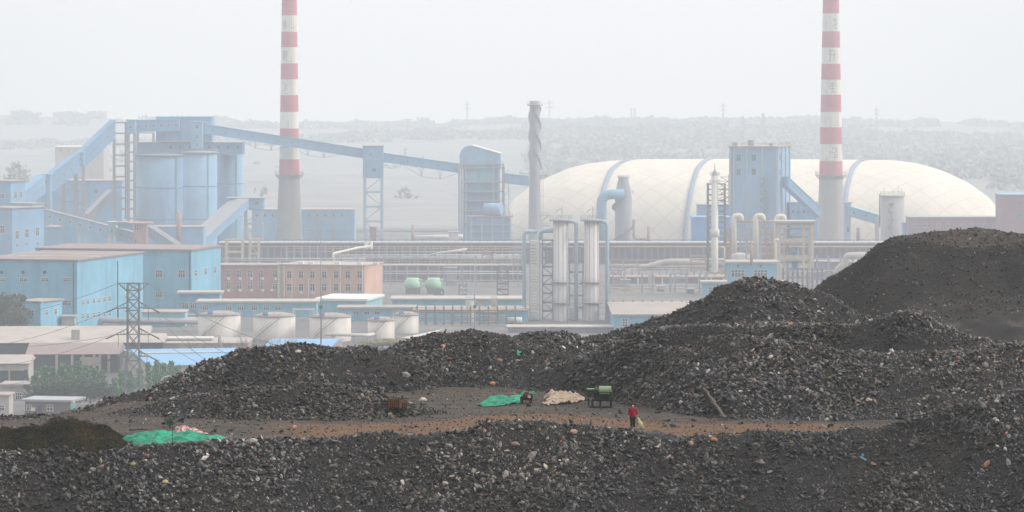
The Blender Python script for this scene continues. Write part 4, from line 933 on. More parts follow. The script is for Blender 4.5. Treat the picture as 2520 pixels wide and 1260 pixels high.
# twin pale columns with platforms and side pipes
def column_pair():
    Y = 1330.; z0 = gz(Y)
    for px, lab in ((1380, 'pale grey ribbed scrubbing column, the left one of the tall pair'), (1456, 'pale grey ribbed scrubbing column, the right one of the tall pair')):
        o, r, h = vessel('scrubbing_column', lab, Y, px, 36, 543, None, 'column', 'column', 'tall pale scrubbing columns', n=36)
        b = MB(); b.lathe([(r+.05, h-.2), (r*1.55, h-.1), (r*1.55, h+.35), (r*.3, h+.8)], n=32); b.build('top_platform', M['greysteel'], o)
        ring_rail(o, r*1.5, h+.35, 16, t=.06, h=1.3)
        b = MB()
        for k in range(10):
            a = 2*math.pi*k/10; b.box(r*math.cos(a)-.07, r*math.cos(a)+.07, r*math.sin(a)-.07, r*math.sin(a)+.07, 0, h-.3)
        b.build('rib', M['greysteel'], o)
        for py in (694, 745): b = MB(); z = PZ(py, Y)-z0; b.lathe([(r+.02, z-.2), (r+1.1, z-.2), (r+1.1, z+.1), (r+.02, z+.1)], n=24, capt=False); b.build('platform', M['steel'], o); ring_rail(o, r+1.05, z+.1, 14, t=.05, h=1.2)
        b = MB(); b.beam((.4, 0, h), (.4, 0, h+4.6), .16); b.beam((-.7, 0, h), (-.7, 0, h+2.0), .12)
        pts = [Vector((.4-1.9*math.sin(t*1.5), 0, h+2.6+1.2*math.cos(t*1.5))) for t in (0, .25, .5, .75, 1)]
        b.tube(pts, .09, 6); b.build('davit', M['steel'], o)
        pipe_run('overhead_pipe', 'pale blue overhead pipe bending down on the right of '+('the left' if px < 1400 else 'the right')+' tall column', [(px+12, 545, Y-1), (px+38, 545, Y-1), (px+38, 800, Y-1)], .66, 'pipeblue', 'pipe', n=14)
    pipe_run('overhead_pipe', 'pale pipe standing left of the stair tower and bending towards the stack', [(1290, 800, Y), (1290, 570, Y), (1322, 570, Y)], .66, 'pipeblue', 'pipe', n=14)
    pipe_run('overhead_pipe', 'short pale pipe between the stack foot and the left tall column', [(1330, 590, Y+2), (1330, 569, Y+2), (1366, 567, Y+2)], .7, 'pipeblue', 'pipe', n=14)
    # stair tower
    o = thing('stair_tower', 'open stair tower with dozens of pale treads beside the slim stack', 'tower', (PX(1303, Y), Y, z0)); w = PX(1329, Y)-PX(1303, Y); h = PZ(590, Y)-z0
    for x in (.15, w-.15):
        for y in (0, 4): b = MB(); b.box(x-.15, x+.15, y-.15, y+.15, 0, h); b.build('leg', M['greysteel'], o)
    n = 27
    for k in range(n): b = MB(); z = h*(k+.5)/n; b.box(.3, w-.3, -.1, 4, z-.24, z+.24); b.build('tread', M['pipe'] if k else M['pipe'], o)
    frame_tower('steel_tower', 'dark grey floor frame between the stair tower and the left column', Y+6, 1334, 1362, 590, None, 5, 9, .35, .5, 'steel', True, 'tower')
    for k in range(7):
        pass
    frame_tower('steel_tower', 'dim steel frame between the two tall columns', Y+8, 1400, 1436, 640, None, 5, 5, .3, .35, 'steel', True, 'tower')
    o, r, h = vessel('small_tank', 'short pale tank between the two tall columns', Y+4, 1408, 18, 755, None, 'pipe', 'tank'); ring_rail(o, r, h, 10, t=.05)
    pipe_run('ground_pipe', 'horizontal pale blue pipe along the foot of the tall columns', [(1240, 803, 1295), (1490, 803, 1295)], .35, 'pipeblue', 'pipe', stands=[1260, 1330, 1400, 1470])
    pipe_run('drum_pipe', 'fat pale green drum lying left of the stair tower foot', [(1248, 788, 1310), (1285, 788, 1310)], 1.0, 'pipe', 'tank', stands=[1255, 1280])
    pipe_run('tall_pole', 'thin dark drain pipe in front of the left tall column', [(1396, 815, 1290), (1396, 606, 1290)], .22, 'greysteel', 'pole')
column_pair()
# slender distillation column and its lattice shaft
def slender():
    Y = 1560.; z0 = gz(Y)
    frame_tower('lattice_shaft', 'grey lattice shaft hugging the slender column', Y+3, 1742, 1786, 452, 668, 5, 16, .5, .3, 'steel', True, 'tower')
    o, r, h = vessel('slender_column', 'slender pale blue grey column inside a lattice shaft left of the coal tower', Y, 1759, 17, 432, 670, 'pipe', 'column')
    b = MB(); b.lathe([(r*1.0, h), (r*.5, h+1.6), (r*.2, h+2), (.12, h+5)], n=20); b.build('cap', M['conc'], o)
    ring_rail(o, r*1.5, h-3, 10, t=.07); ring_rail(o, r*1.4, h, 10, t=.07)
    b = MB(); zz = PZ(582, Y)-PZ(670, Y); b.lathe([(r, zz-.2), (r*1.35, zz+.2), (r*1.35, zz+2.6), (r, zz+3)], n=20, capt=False); b.build('collar', M['pipe'], o)
    b = MB()
    for k_, py in enumerate(range(436, 500, 10)): za = PZ(py, Y)-PZ(670, Y); b.box(r*1.6, r*1.6+3.2, -1, 1, za, za+.15); b.beam((r*1.6+(3 if k_ % 2 else .2), -1, za), (r*1.6+(.2 if k_ % 2 else 3), -1, za-1.5), .2)
    b.beam((r*1.6+3.2, 0, PZ(500, Y)-PZ(670, Y)), (r*1.6+3.2, 0, PZ(430, Y)-PZ(670, Y)), .2); b.build('outside_stair', M['steel'], o)
    frame_tower('column_plinth', 'pinkish concrete frame carrying the slender column', Y-1, 1736, 1790, 669, None, 6, 2, .8, .8, 'lightconc', False, 'tower')
    pipe_run('vent_pipe', 'thin pale vent pipe hooked over right of the slender column', [(1783, 675, Y), (1783, 608, Y), (1775, 608, Y)], .3, 'pipe', 'pipe')
    pipe_run('vent_pipe', 'tall thin pipe left of the slender column', [(1741, 668, Y), (1741, 450, Y)], .35, 'steel', 'pipe')
slender()
def cream_ducts():
    for px, py, Y, lab in ((1806, 526, 1900, 'leftmost of the three cream hooked ducts below the coal tower'), (1860, 526, 1905, 'middle one of the three cream hooked ducts below the coal tower'), (1912, 528, 1890, 'rightmost of the three cream hooked ducts, behind the concrete frame')):
        pipe_run('hooked_duct', lab, [(px, 640, Y), (px, py+5, Y), (px+18, py+5, Y), (px+18, py+18, Y)], 1.25, 'creampipe', 'duct', 'cream hooked ducts', n=14)
    for px in (1822, 1872): 
        frame_tower('steel_tower', 'grey floor frame right of the '+('leftmost' if px < 1850 else 'middle')+' cream hooked duct', 1908, px, px+16, 548, None, 5, 6, .4, .4, 'greysteel', True, 'tower')
    pipe_run('cross_pipe', 'horizontal rusty pipe joining the cream hooked ducts', [(1800, 545, 1912), (1925, 545, 1912)], .6, 'rustpipe', 'pipe')
    for px, py in ((1820, 628), (1838, 622)):
        pass
    o, r, h = vessel('hopper_vessel', 'squat tan vessel behind the two-window blue building', 1800, 1822, 50, 622, None, 'lightconc', 'tank', prof=lambda r, h: [(r, 0), (r, h*.9), (r*.5, h*.98), (r*.3, h)])
    # concrete frame
    o = frame_tower('concrete_tower', 'four storey bare concrete frame right of the two-window blue building', 1600, 1912, 2003, 548, None, 10, 4, 1.5, 1.1, 'cream', False, 'tower')
    b = MB(); z = PZ(548, 1600)-gz(1600); w = PX(2003, 1600)-PX(1912, 1600); b.box(-1, w+1, -1, 11, z+.01, z+.7); b.build('roof_slab', M['lightconc'], o)
    for py in (597, 640, 676): b = MB(); zz = PZ(py, 1600)-gz(1600); b.box(1.51, w-1.51, .3, 9.7, zz-.25, zz+.25); b.build('floor_slab', M['lightconc'], o)
    b = MB(); b.box(w*.72-.5, w*.72+.5, .2, 1.2, 0, z-.2); b.build('middle_post', M['cream'], o)
    for py, px in ((620, 1958), (655, 1956)):
        o2, r, h = vessel('machine_drum', 'blue machine drum on the '+('upper' if py == 620 else 'lower')+' floor of the concrete frame', 1605, px, 16, py-12, py+16 if py == 620 else py+19, 'deepblue' if py > 650 else 'silo', 'tank')
        b = MB(); b.lathe([(r*1.15, h*.4), (r*1.15, h*.5), (r, h*.55)], n=20, capt=False); b.build('flange', M['steel'], o2)
    pipe_run('overhead_pipe', 'cream pipe along the left edge of the concrete frame', [(1908, 700, 1590), (1908, 590, 1590), (1916, 590, 1590)], .5, 'creampipe')
    B = Bld('blue_building', 'turquoise building with two wide white windows under a flat roof', 1560, 1912, 648, 1788, depth=14, wall='blue', roof='lightconc', cap=.7, over=.8); B.front([(1816, 673, 32, 17), (1872, 673, 32, 17)], nx=4, nz=2)
    for px in (1816, 1872): b = MB(); xx = PX(px, 1560)-B.C0.x; zz = PZ(655, 1560)-B.zb; b.tube([(xx, -.1, zz), (xx, .05, zz)], .4, 12); b.build('round_vent', M['glass'], B.o)
    B = Bld('blue_building', 'small turquoise annexe with one wide white window beside the big rubble mound', 1530, 1786, 697, 1730, depth=10, wall='blue', roof='lightconc', cap=.7, over=.8); B.front([(1760, 715, 31, 17)], nx=4, nz=2)
    pipe_run('vent_pipe', 'short lilac vent pipe in front of the two-window blue building', [(1849, 653, 1556), (1849, 602, 1556)], .5, 'rustpipe')
    # pipes near the black heap
    rack('pipe_rack', 'pale pipes on a rack between the concrete frame and the black heap', 1650, 2004, 2120, [(638, 1.5, 'pipe'), (645, 2, 'pipeblue'), (666, 1.2, 'pipe'), (690, 1.2, 'creampipe')], [2012, 2040, 2070, 2100], top=630)
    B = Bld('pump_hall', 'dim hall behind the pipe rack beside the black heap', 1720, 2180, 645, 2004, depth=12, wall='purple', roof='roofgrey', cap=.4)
    pipe_run('bent_duct', 'pale bent duct partly hidden by the black heap', [(2058, 720, 1640), (2058, 664, 1640), (2082, 648, 1640), (2082, 630, 1640), (2130, 628, 1640)], 1.4, 'lightconc', 'duct', n=14)
cream_ducts()
# green dome tanks
for px, lab in ((1016, 'left one of the two pale green domed tanks'), (1068, 'right one of the two pale green domed tanks')):
    Y = 1545.; zb = PZ(712, Y)
    o = thing('domed_tank', lab, 'tank', (PX(px, Y), Y, zb), 0, 'pale green domed tanks'); r = 22*Y/F; hh = 28*Y/F
    b = MB(); b.lathe([(r*.85, hh*.1), (r, hh*.25), (r, hh*.62), (r*.72, hh*.9), (r*.66, hh)], n=10); b.build('shell', M['green'], o)
    b = MB(); b.box(-r*.8, r*.8, -r*.7, r*.7, gz(Y)-zb, hh*.09); b.build('plinth', M['purple'], o)
    b = MB(); b.box(r*.75, r*1.02, -r*.5, r*.5, hh*.2, hh*.9); b.build('side_duct', M['green'], o)
    for k in range(4): a = k*math.pi/2+.78; b = MB(); b.beam((r*.7*math.cos(a), r*.7*math.sin(a), gz(Y)-zb), (r*.7*math.cos(a), r*.7*math.sin(a), hh*.25), .4); b.build('leg', M['greysteel'], o)

# ================================================================ brick offices, low blue buildings, tanks
def ac_units(B, lst):
    n = Vector((math.sin(B.a), -math.cos(B.a), 0))
    for px, py in lst:
        p = B.local(hit(px, py, B.C0, n)); b = MB(); b.box(p[0]-.5, p[0]+.5, -.55, -.01, p[2]-.4, p[2]+.4); b.build('air_conditioner', M['acunit'], B.o)
B = Bld('brick_offices', 'long two-storey pinkish red brick office wing with white windows', 1500, 690, 654, 543, depth=14, a=0, wall='brick', roof='roofgrey', cap=.4, over=.5)
B.front(rects(560, 643, 4, 674, 11, 17)+rects(560, 643, 4, 703, 11, 17)+[(677, 674, 11, 17), (677, 705, 11, 15)], nx=3, nz=2)
ac_units(B, [(x+3, y) for x in (560, 588, 616, 644) for y in (686, 715)]+[(679, 687), (669, 714)])
b = MB()
for px in (685, 689): xx = PX(px, 1500)-B.C0.x; b.beam((xx, -.3, 0), (xx, -.3, B.h+1.5), .3)
b.build('downpipe', M['frame'], B.o)
B = Bld('brick_offices', 'two-storey orange brick office block joined to the red brick wing', 1492, 897, 655, 691.5, 941, a=14, wall='brick2', roof='roofpale', cap=.4, over=.5)
B.front([(x, 676, 11, 17) for x in (712, 741, 769, 798, 827, 856, 885)]+[(x, 707, 11, 17) for x in (712, 741, 769, 798, 827, 856, 885)], nx=2, nz=2)
ac_units(B, [(742, 720), (771, 721)])
b = MB()
for px in (700, 719, 760, 813, 838, 893): p = B.local(hit(px, 700, B.C0, Vector((math.sin(B.a), -math.cos(B.a), 0)))); b.beam((p[0], -.3, 0), (p[0], -.3, B.h*(.6 if px in (719, 760, 813) else .98)), .25)
b.build('downpipe', M['frame'], B.o)
for k_, px in enumerate((735, 760, 825, 880, 920)):
    b = MB(); xx = -B.wf*(897-px)/206.; b.box(xx-1, xx+1, 2, 3.4, B.h+.4, B.h+1.3); b.build('roof_unit', M['acunit'], B.o)
B = Bld('blue_building', 'long low turquoise building with a pale flat roof below the red brick wing', 1352, 778, 745, 487, depth=13, wall='blue', roof='lightconc', cap=.55, over=.8, band=('bluelight', 1.0))
B.front([(x, 757, 13, 13) for x in (505, 563, 592, 626, 655, 684)], nx=3, nz=2)
B = Bld('blue_building', 'low pale turquoise building with a bright white roof edge below the orange brick block', 1372, 900, 741, 778.5, 941, a=10, wall='bluelight', roof='white', cap=.8, over=.7)
B = Bld('blue_building', 'low turquoise building with small windows and a mauve roof right of the white roofed one', 1330, 1018, 760, 835, depth=12, wall='blue', roof='roofgrey', cap=.6, over=.8, band=('bluelight', .8)); B.front([(x, 770, 12, 8) for x in (876, 903, 928)], nx=3, nz=1)
B = Bld('blue_building', 'wide low turquoise building in front of the dim purple hall', 1362, 1290, 738, 965, depth=16, wall='bluelight', roof='lightconc', cap=.5, over=.8)
B = Bld('blue_building', 'plain turquoise block left of the pale drum and stair tower', 1325, 1300, 765, 1020, depth=20, wall='blue', roof='roofgrey', cap=.5, over=.6)
B = Bld('blue_building', 'low turquoise building with a wide mauve roof behind the central rubble crest', 1265, 1700, 777, 1512, depth=68, wall='blue', roof='roofgrey', cap=.5, over=.8); B.front([(1538, 794, 12, 18)], nx=2, nz=3)
B = Bld('brick_kiosk', 'small brownish block at the foot of the right tall column', 1325, 1520, 780, 1492, depth=6, wall='lightconc', roof='lightconc')
B = Bld('low_shed', 'low pale shed roof along the foot of the tall columns', 1270, 1530, 806, 1250, depth=10, wall='purple', roof='lightconc', cap=.3)
B = Bld('blue_building', 'small two-step blue building right of the big turquoise hall', 1375, 540, 723, 440, depth=10, wall='blue', roof='lightconc', cap=.6, over=.9); B.front([(456, 752, 14, 12), (476, 752, 14, 12)], nx=3, nz=2)
def round_tank(label, px, w, ty, by, Y):
    o, r, h = vessel('storage_tank', label, Y, px, w, ty, None, 'tank', 'tank', 'round white storage tanks', n=40)
    b = MB(); b.lathe([(r+.02, h-.3), (r+.18, h-.3), (r+.18, h+.02), (r*.5, h+.75), (.1, h+.95)], n=40); b.build('roof', M['roofpale'], o)
    ring_rail(o, r+.1, h, 20, t=.06, h=1.1)
    b = MB(); b.box(-r*.5, -r*.5+1.6, -r*.9, -r*.9+1.1, h+.3, h+1.2); b.build('roof_box', M['deepblue'], o)
    N = 16; b = MB(); vs = []
    for i in range(N+1):
        a = -2.4+i/N*1.25; z = h*.12+(h*.9)*i/N
        if i: b.beam(prev, (math.cos(a)*(r+.5), math.sin(a)*(r+.5), z), .25, .15); b.beam(Vector(prev)+Vector((0, 0, 1)), (math.cos(a)*(r+.5), math.sin(a)*(r+.5), z+1), .08)
        prev = (math.cos(a)*(r+.5), math.sin(a)*(r+.5), z)
    b.build('stair', M['steel'], o)
    return o, r, h
round_tank('leftmost white storage tank with rust streaks', 540, 104, 772, 830, 1240)
round_tank('second white storage tank from the left behind bare trees', 675, 104, 775, 832, 1240)
round_tank('third white storage tank behind the thin mast', 813, 102, 777, 835, 1236)
round_tank('grey weathered storage tank right of the three white ones', 938, 66, 786, 835, 1240)
round_tank('weathered storage tank with a stair, rightmost of the row', 998, 64, 773, 830, 1270)
pipe_run('ground_pipe', 'white pipe with a bend in front of the storage tanks', [(800, 823, 1225), (905, 825, 1225), (990, 809, 1290)], .5, 'pipe', 'pipe', stands=[820, 870, 905, 960])
pipe_run('ground_pipe', 'long bright white pipe slanting up behind the central rubble', [(985, 836, 1228), (1160, 800, 1330), (1262, 780, 1400)], .55, 'pipe', 'pipe', stands=[1020, 1080, 1140, 1200])
pipe_run('ground_pipe', 'white pipe running behind the storage tanks', [(488, 763, 1380), (740, 768, 1380), (1010, 770, 1380)], .45, 'pipe', 'pipe', stands=[600, 740, 880])
pipe_run('ground_pipe', 'large grey pipe on supports left of the storage tanks', [(247, 800, 1300), (247, 788, 1300), (487, 790, 1300)], .95, 'greysteel', 'pipe', stands=[300, 360, 420, 470], n=14)
for px, Y, w, ty, lab in ((1156, 1320, 20, 740, 'small pale upright tank behind the white slanting pipe'), (1216, 1330, 14, 738, 'small orange topped upright tank left of the pale drum')):
    o, r, h = vessel('small_tank', lab, Y, px, w, ty, None, 'lightconc' if px < 1200 else 'rustpipe', 'tank'); ring_rail(o, r, h, 8, t=.06); b = MB(); b.lathe([(r+.1, h*.5), (r+.2, h*.52), (r+.1, h*.54)], n=16, capt=False); b.build('band', M['steel'], o)
rack('pipe_rack', 'tangle of brownish pipes on posts right of the rightmost storage tank', 1310, 1035, 1245, [(768, 1.4, 'rustpipe'), (777, 1, 'pipe'), (784, 1.6, 'greysteel'), (793, 1, 'pipe')], [1045, 1075, 1110, 1150, 1190, 1225], top=764)
rack('pipe_rack', 'thin white pipes on low posts by the large grey pipe', 1330, 250, 480, [(774, .8, 'pipe'), (782, 1, 'pipe'), (800, 1, 'pipe')], [262, 300, 340, 390, 440], top=772)
frame_tower('gantry', 'white crossbar gantry between the second and third tank', 1300, 720, 773, 760, None, 3, 1, .4, .5, 'pipe', False, 'tower')

# more of the pipe and frame jumble in the centre
for i, (Y, a, b_, t_, by_, lv, mm_, lab) in enumerate(((1600, 1508, 1530, 664, None, 5, 'greysteel', 'grey steel tower immediately right of the right tall column'), (1590, 1596, 1612, 676, None, 4, 'lightconc', 'pale narrow frame in the middle of the lower pipe rack'),
    (1610, 1650, 1690, 672, None, 3, 'greysteel', 'squat grey frame between the lower pipe rack posts'), (1850, 1700, 1738, 628, None, 4, 'rustpipe', 'brownish frame beside the saturated blue box building'), (1480, 1128, 1150, 690, None, 4, 'greysteel', 'small grey steel frame right of the green domed tanks'),
    (1470, 1222, 1252, 655, None, 6, 'steel', 'dark steel frame standing left of the stair tower'), (1700, 1262, 1284, 610, None, 6, 'greysteel', 'tall grey frame behind the hooked pipe left of the stair tower'), (1880, 1186, 1214, 612, None, 4, 'rustpipe', 'brownish frame on the near side of the coke ovens'),
    (1640, 1786, 1800, 560, None, 9, 'rustpipe', 'tall thin brown lattice between the slender column and the coal tower'), (1760, 1836, 1850, 560, None, 8, 'greysteel', 'thin grey lattice between two cream hooked ducts'), (1760, 1884, 1902, 560, None, 8, 'rustpipe', 'brown lattice just left of the concrete tower'),
    (1420, 1068, 1092, 712, None, 3, 'steel', 'low dark frame below the green domed tanks'), (1340, 1170, 1196, 744, None, 3, 'rustpipe', 'low brown frame near the small upright tanks'))):
    frame_tower('steel_tower', lab, Y, a, b_, t_, by_, 5, lv, .45, .45, mm_, True, 'tower', 'steel frames in the pipework')
rack('pipe_rack', 'double row of thin pipes and posts in front of the plain turquoise block', 1308, 1020, 1290, [(757, 1, 'pipe'), (764, 1.4, 'rustpipe'), (800, 1.2, 'pipe'), (806, 1, 'greysteel')], range(1026, 1290, 22), m='steel', top=754)
rack('pipe_rack', 'rusty pipe bridge behind the lower pipe rack on the right', 1700, 1495, 1790, [(657, 2, 'rustpipe'), (678, 1.4, 'pipe'), (690, 1.6, 'rustpipe'), (696, 1, 'pipe')], range(1505, 1790, 17), m='greysteel', top=655)
rack('pipe_rack', 'thin handrail-like pipes along the mauve roofed low building', 1330, 1500, 1700, [(742, 1, 'pipe'), (748, 1.3, 'creampipe')], range(1510, 1700, 24), m='steel', top=740)
rack('pipe_rack', 'dense small pipe rack behind the coke oven gas main', 1960, 700, 1290, [(612, 1.2, 'rustpipe'), (620, 1.6, 'greysteel')], range(705, 1290, 19), m='greysteel', top=606)
rack('pipe_rack', 'thin pipes below the concrete tower and the black heap', 1500, 1925, 2030, [(668, 1, 'pipe'), (684, 1.4, 'rustpipe'), (700, 1, 'pipe')], range(1928, 2030, 12), m='steel', top=660)
for px, py, w, h, Y, lab in ((1540, 690, 20, 26, 1580, 'small grey machine box in the lower pipe rack'), (1626, 706, 18, 24, 1570, 'squat brown machine box in the lower pipe rack'), (1700, 712, 16, 30, 1545, 'dim box left of the small turquoise annexe'), (1110, 660, 26, 30, 1650, 'reddish box behind the green domed tanks'), (1210, 770, 22, 24, 1320, 'tan box left of the pale drum'), (1330, 606, 22, 40, 1980, 'pale box at the stack foot')):
    B = Bld('machine_house', lab, Y, px+w/2, py, px-w/2, depth=4, wall=['greysteel', 'rustpipe', 'purple', 'brick', 'roofpale', 'pipe'][int(px) % 6], roof='greysteel', cap=.3)

for i, (Y, a, b_, t_, lv, mm_, lab) in enumerate(((1925, 1796, 1870, 548, 6, 'greysteel', 'wide grey steel frame behind the left and middle cream hooked ducts'), (1925, 1872, 1932, 560, 6, 'rustpipe', 'brown steel frame behind the rightmost cream hooked duct'), (1650, 1938, 1996, 562, 7, 'steel', 'dark steelwork seen through the concrete tower'))):
    frame_tower('steel_tower', lab, Y, a, b_, t_, None, 7, lv, .5, .5, mm_, True, 'tower', 'steel frames in the pipework')
# ================================================================ left: big turquoise halls, offices, red kiosk
B = Bld('hall', 'big turquoise hall at the left edge with a brown streaked roof and round vents', 1290, 190, 643, -60, 352, a=16, wall='blue', roof='roofbrown', cap=.5, over=.5)
B.front([(5, 688, 18, 9), (58, 688, 18, 9), (111, 688, 18, 9), (165, 688, 18, 9), (165, 746, 20, 12)], nx=4, nz=2)
B.side([(204, 744, 5, 12), (216, 742, 5, 12), (231, 740, 5, 12), (243, 739, 5, 12), (257, 737, 5, 12), (270, 735, 5, 12), (204, 778, 5, 12), (216, 777, 5, 12), (231, 775, 5, 12), (243, 773, 5, 12), (257, 772, 5, 12), (270, 771, 5, 12), (309, 729, 5, 12), (309, 763, 5, 12)], nx=2, nz=2)
for px in (4, 57, 110): b = MB(); p = B.local(hit(px, 670, B.C0, Vector((math.sin(B.a), -math.cos(B.a), 0)))); b.tube([(p[0], -.15, p[2]), (p[0], .05, p[2])], .55, 14); b.build('round_vent', M['glass'], B.o)
b = MB()
for u in (.3, .62): yy = B.ws*u; b.box(-B.wf-.5, .5, yy-.4, yy+.4, B.h+.503, B.h+.7)
b.build('roof_light_strip', M['pipe'], B.o)
b = MB(); b.beam((.15, B.ws*.6, 0), (.15, B.ws*.6, B.h*.93), .25); b.beam((-1.2, -.15, 0), (-1.2, -.15, B.h*.98), .25); b.build('downpipe', M['dark'], B.o)
B = Bld('hall', 'large turquoise hall behind, with a long mauve flat roof above the pylon', 1400, 471, 618, 90, 543, a=13, wall='blue', roof='roofbrown', cap=.6, over=.5, zb=gz(1400))
B.front([(391, 674, 16, 18), (447, 674, 16, 18), (391, 725, 16, 12)], nx=3, nz=2); B.side([(482, 672, 5, 15), (506, 668, 5, 15), (529, 664, 5, 15)], nx=2, nz=2)
b = MB(); b.beam((-.6, -.15, 0), (-.6, -.15, B.h*.98), .25); b.build('downpipe', M['dark'], B.o)
B = Bld('blue_building', 'small turquoise annexe in front of the big left hall', 1250, 100, 744, 44, 152, a=22, wall='blue', roof='roofgrey', cap=.4, over=.5)
B.front([(75, 771, 18, 13)], nx=3, nz=2); B.side([(114, 769, 6, 13), (137, 766, 6, 13)], nx=2, nz=2)
B = Bld('low_shed', 'low pale brown shed between the small annexe and the big left hall', 1260, 184, 781, 153, depth=5, wall='lightconc', roof='roofpale', cap=.5)
B = Bld('low_shed', 'low turquoise lean-to with a grey roof behind the pylon', 1300, 455, 770, 350, depth=12, wall='bluelight', roof='roofpale', cap=.4)
# upper left offices
B = Bld('blue_building', 'blue office block with a pale streaked side wall at the far left edge', 2060, 30, 513, -40, 108, a=38, wall='blue2', roof='roofgrey', cap=.4, over=1.0)
B.front([(4, 564, 16, 18)], nx=3, nz=2); B.side([(42, 578, 8, 20), (66, 574, 8, 20), (92, 570, 8, 20), (42, 603, 6, 8), (66, 600, 6, 8), (92, 598, 6, 8)], nx=2, nz=2)
B = Bld('blue_building', 'small upper office storey with one window above the streaked side wall', 2080, 80, 502, 22, 107, a=30, wall='bluelight', roof='roofgrey', cap=.4, over=.8, zb=PZ(545, 2080)); B.front([(47, 526, 14, 12)], nx=3, nz=2); B.side([(92, 524, 7, 14)])
B = Bld('blue_building', 'blue office block with a flat roof at the left edge behind the streaked one', 2140, 26, 447, -40, 62, a=24, wall='blue2', roof='roofgrey', cap=.5, over=1.0); B.front([(6, 482, 10, 10)], nx=3, nz=2); B.side([(38, 479, 6, 16), (52, 479, 5, 16)])
gallery('conveyor_gallery', 'turquoise gallery with a dark roof line dropping from the offices towards the brick lift house', (108, 516, 2050), (332, 574, 2035), 29, 5, wall='silo', roof='steel', wins=(9, 6))
gallery('conveyor_gallery', 'blue gallery continuing down right of the brick lift house', (362, 556, 2030), (432, 602, 2020), 26, 5, wall='blue2', roof='steel', wins=(4, 5))
B = Bld('gallery_pier', 'pale pier with one window under the falling turquoise gallery', 2030, 283, 547, 266, depth=6, wall='bluelight', roof='pipe', zb=PZ(578, 2030), cat='tower', cap=.3); B.front([(275, 567, 5, 12)], nx=2, nz=2)
frame_tower('', '', 2030, 266, 284, 578.5, None, 6, 2, 1.0, .7, 'pipe', False, parent=B.o, zero=tuple(B.C0))
frame_tower('gallery_trestle', 'pair of pale posts under the turquoise gallery near the pier', 2045, 192, 212, 560, None, 4, 2, .8, .6, 'pipe', False, 'trestle')
B = Bld('brick_lift_house', 'small red brick lift house with a wide flat mauve roof', 2015, 361, 550, 329, depth=7, wall='brick', roof='brick', cap=.5, over=2.6); B.front([(336, 560, 9, 13), (336, 592, 9, 12)])
B = Bld('low_shed', 'flat roofed link under the brick lift house roof', 2028, 328, 548, 290, depth=6, wall='blue2', roof='brick', cap=.4, over=1.5, zb=PZ(560, 2028))
B = Bld('hall', 'dim blue grey hall filling the space under the falling gallery', 2120, 500, 560, 112, depth=20, wall='blue2', roof='roofgrey', zb=gz(2120))
pipe_run('vent_stack', 'thin rusty orange flue in front of the silos', [(440, 606, 2120), (440, 520, 2120)], 1.2, 'rustpipe', 'chimney')
# ================================================================ near left: sheds, workshop, blue roofs, guard house
def shed(label, Y, px0, px1, ty, depth, rise, wall='lightconc', roof='roofpale', a=0, over=.6, cap=.2):
    return Bld('shed', label, Y, px1, ty, px0, depth=depth, a=a, wall=wall, roof=roof, rise=rise, cap=cap, over=over, cat='shed')
B = shed('long low shed with a streaked tan roof running in from the left edge', 1215, -80, 365, 822, 26, 1.6, 'shedwall', 'roofpale', a=-3.5)
B = shed('second long shed with a pale roof in front of the tan roofed one', 1165, -80, 400, 843, 24, 1.8, 'shedwall', 'roofpale', a=-3)
b = MB(); b.box(-B.wf*.45-1.2, -B.wf*.45+1.2, 3, 5.4, B.h+.5, B.h+3.6); b.build('roof_vent', M['conc'], B.o)
B = shed('dark open workshop with a brown roof and pale posts', 1110, 68, 290, 872, 26, 2.2, 'shedwall', 'roofbrown', a=-2)
for px in (72, 140, 178, 205, 232, 246, 268): b = MB(); xx = PX(px, 1110)-B.C0.x; b.box(xx-.35, xx+.35, -.5, -.02, 0, B.h); b.build('post', M['roofpale'], B.o)
b = MB(); b.box(-B.wf*.42, -B.wf*.2, -.3, -.03, B.h*.35, B.h*.85); b.box(-B.wf*.62, -B.wf*.5, -.3, -.03, B.h*.05, B.h*.3); b.build('sheet_panel', M['roofpale'], B.o)
B = shed('pale roofed shed with dark openings at the left edge', 1060, -80, 70, 895, 20, 1.6, 'lightconc', 'roofpale', a=-3)
b = MB(); b.box(-B.wf*.6, -B.wf*.33, -.06, .02, B.h*.2, B.h*.7); b.box(-B.wf*.3, -B.wf*.06, -.06, .02, B.h*.2, B.h*.7); b.build('opening', M['glass'], B.o)
B = Bld('concrete_hall', 'long pale concrete building with bare trees in front, right of the pylon', 1170, 609, 846, 380, depth=22, wall='lightconc', roof='roofpale', cap=.3)
B = Bld('roof_box', 'low grey skylight box on the long pale concrete building', 1178, 520, 835, 412, depth=5, wall='greysteel', roof='pipe', zb=gz(1178)+B.h+.3)
pipe_run('vent_stack', 'stubby grey vent stack on the pale concrete building', [(541, 862, 1168), (541, 824, 1168)], .55, 'conc', 'chimney')
B = shed('large bright blue sheet roof shed behind the left rubble slope', 1060, 372, 655, 896, 60, 1.0, 'lightconc', 'blueroof', a=-12)
b = MB(); b.box(-B.wf, .5, B.ws*.48, B.ws*.5, B.h+1.26, B.h+1.4); b.build('ridge_strip', M['pipe'], B.o)
B = shed('smaller bright blue sheet roof shed above the left rubble crest', 1150, 655, 812, 853, 30, .9, 'brick', 'blueroof', a=4)
B = Bld('guard_house', 'small brown guard house with a blue grey flat roof below the row of trees', 975, 172, 989, 62, 200, a=12, wall='brownwall', roof='greysteel', cap=.5, over=.9)
B.front([(72, 1003, 12, 12), (123, 1004, 14, 14)], nx=2, nz=2); ac_units(B, [(82, 1007)])
b = MB(); p = B.local(hit(98, 1016, B.C0, Vector((math.sin(B.a), -math.cos(B.a), 0)))); b.box(p[0]-.55, p[0]+.55, -.06, .02, 0, 2.2); b.build('door', M['shedwall'], B.o)
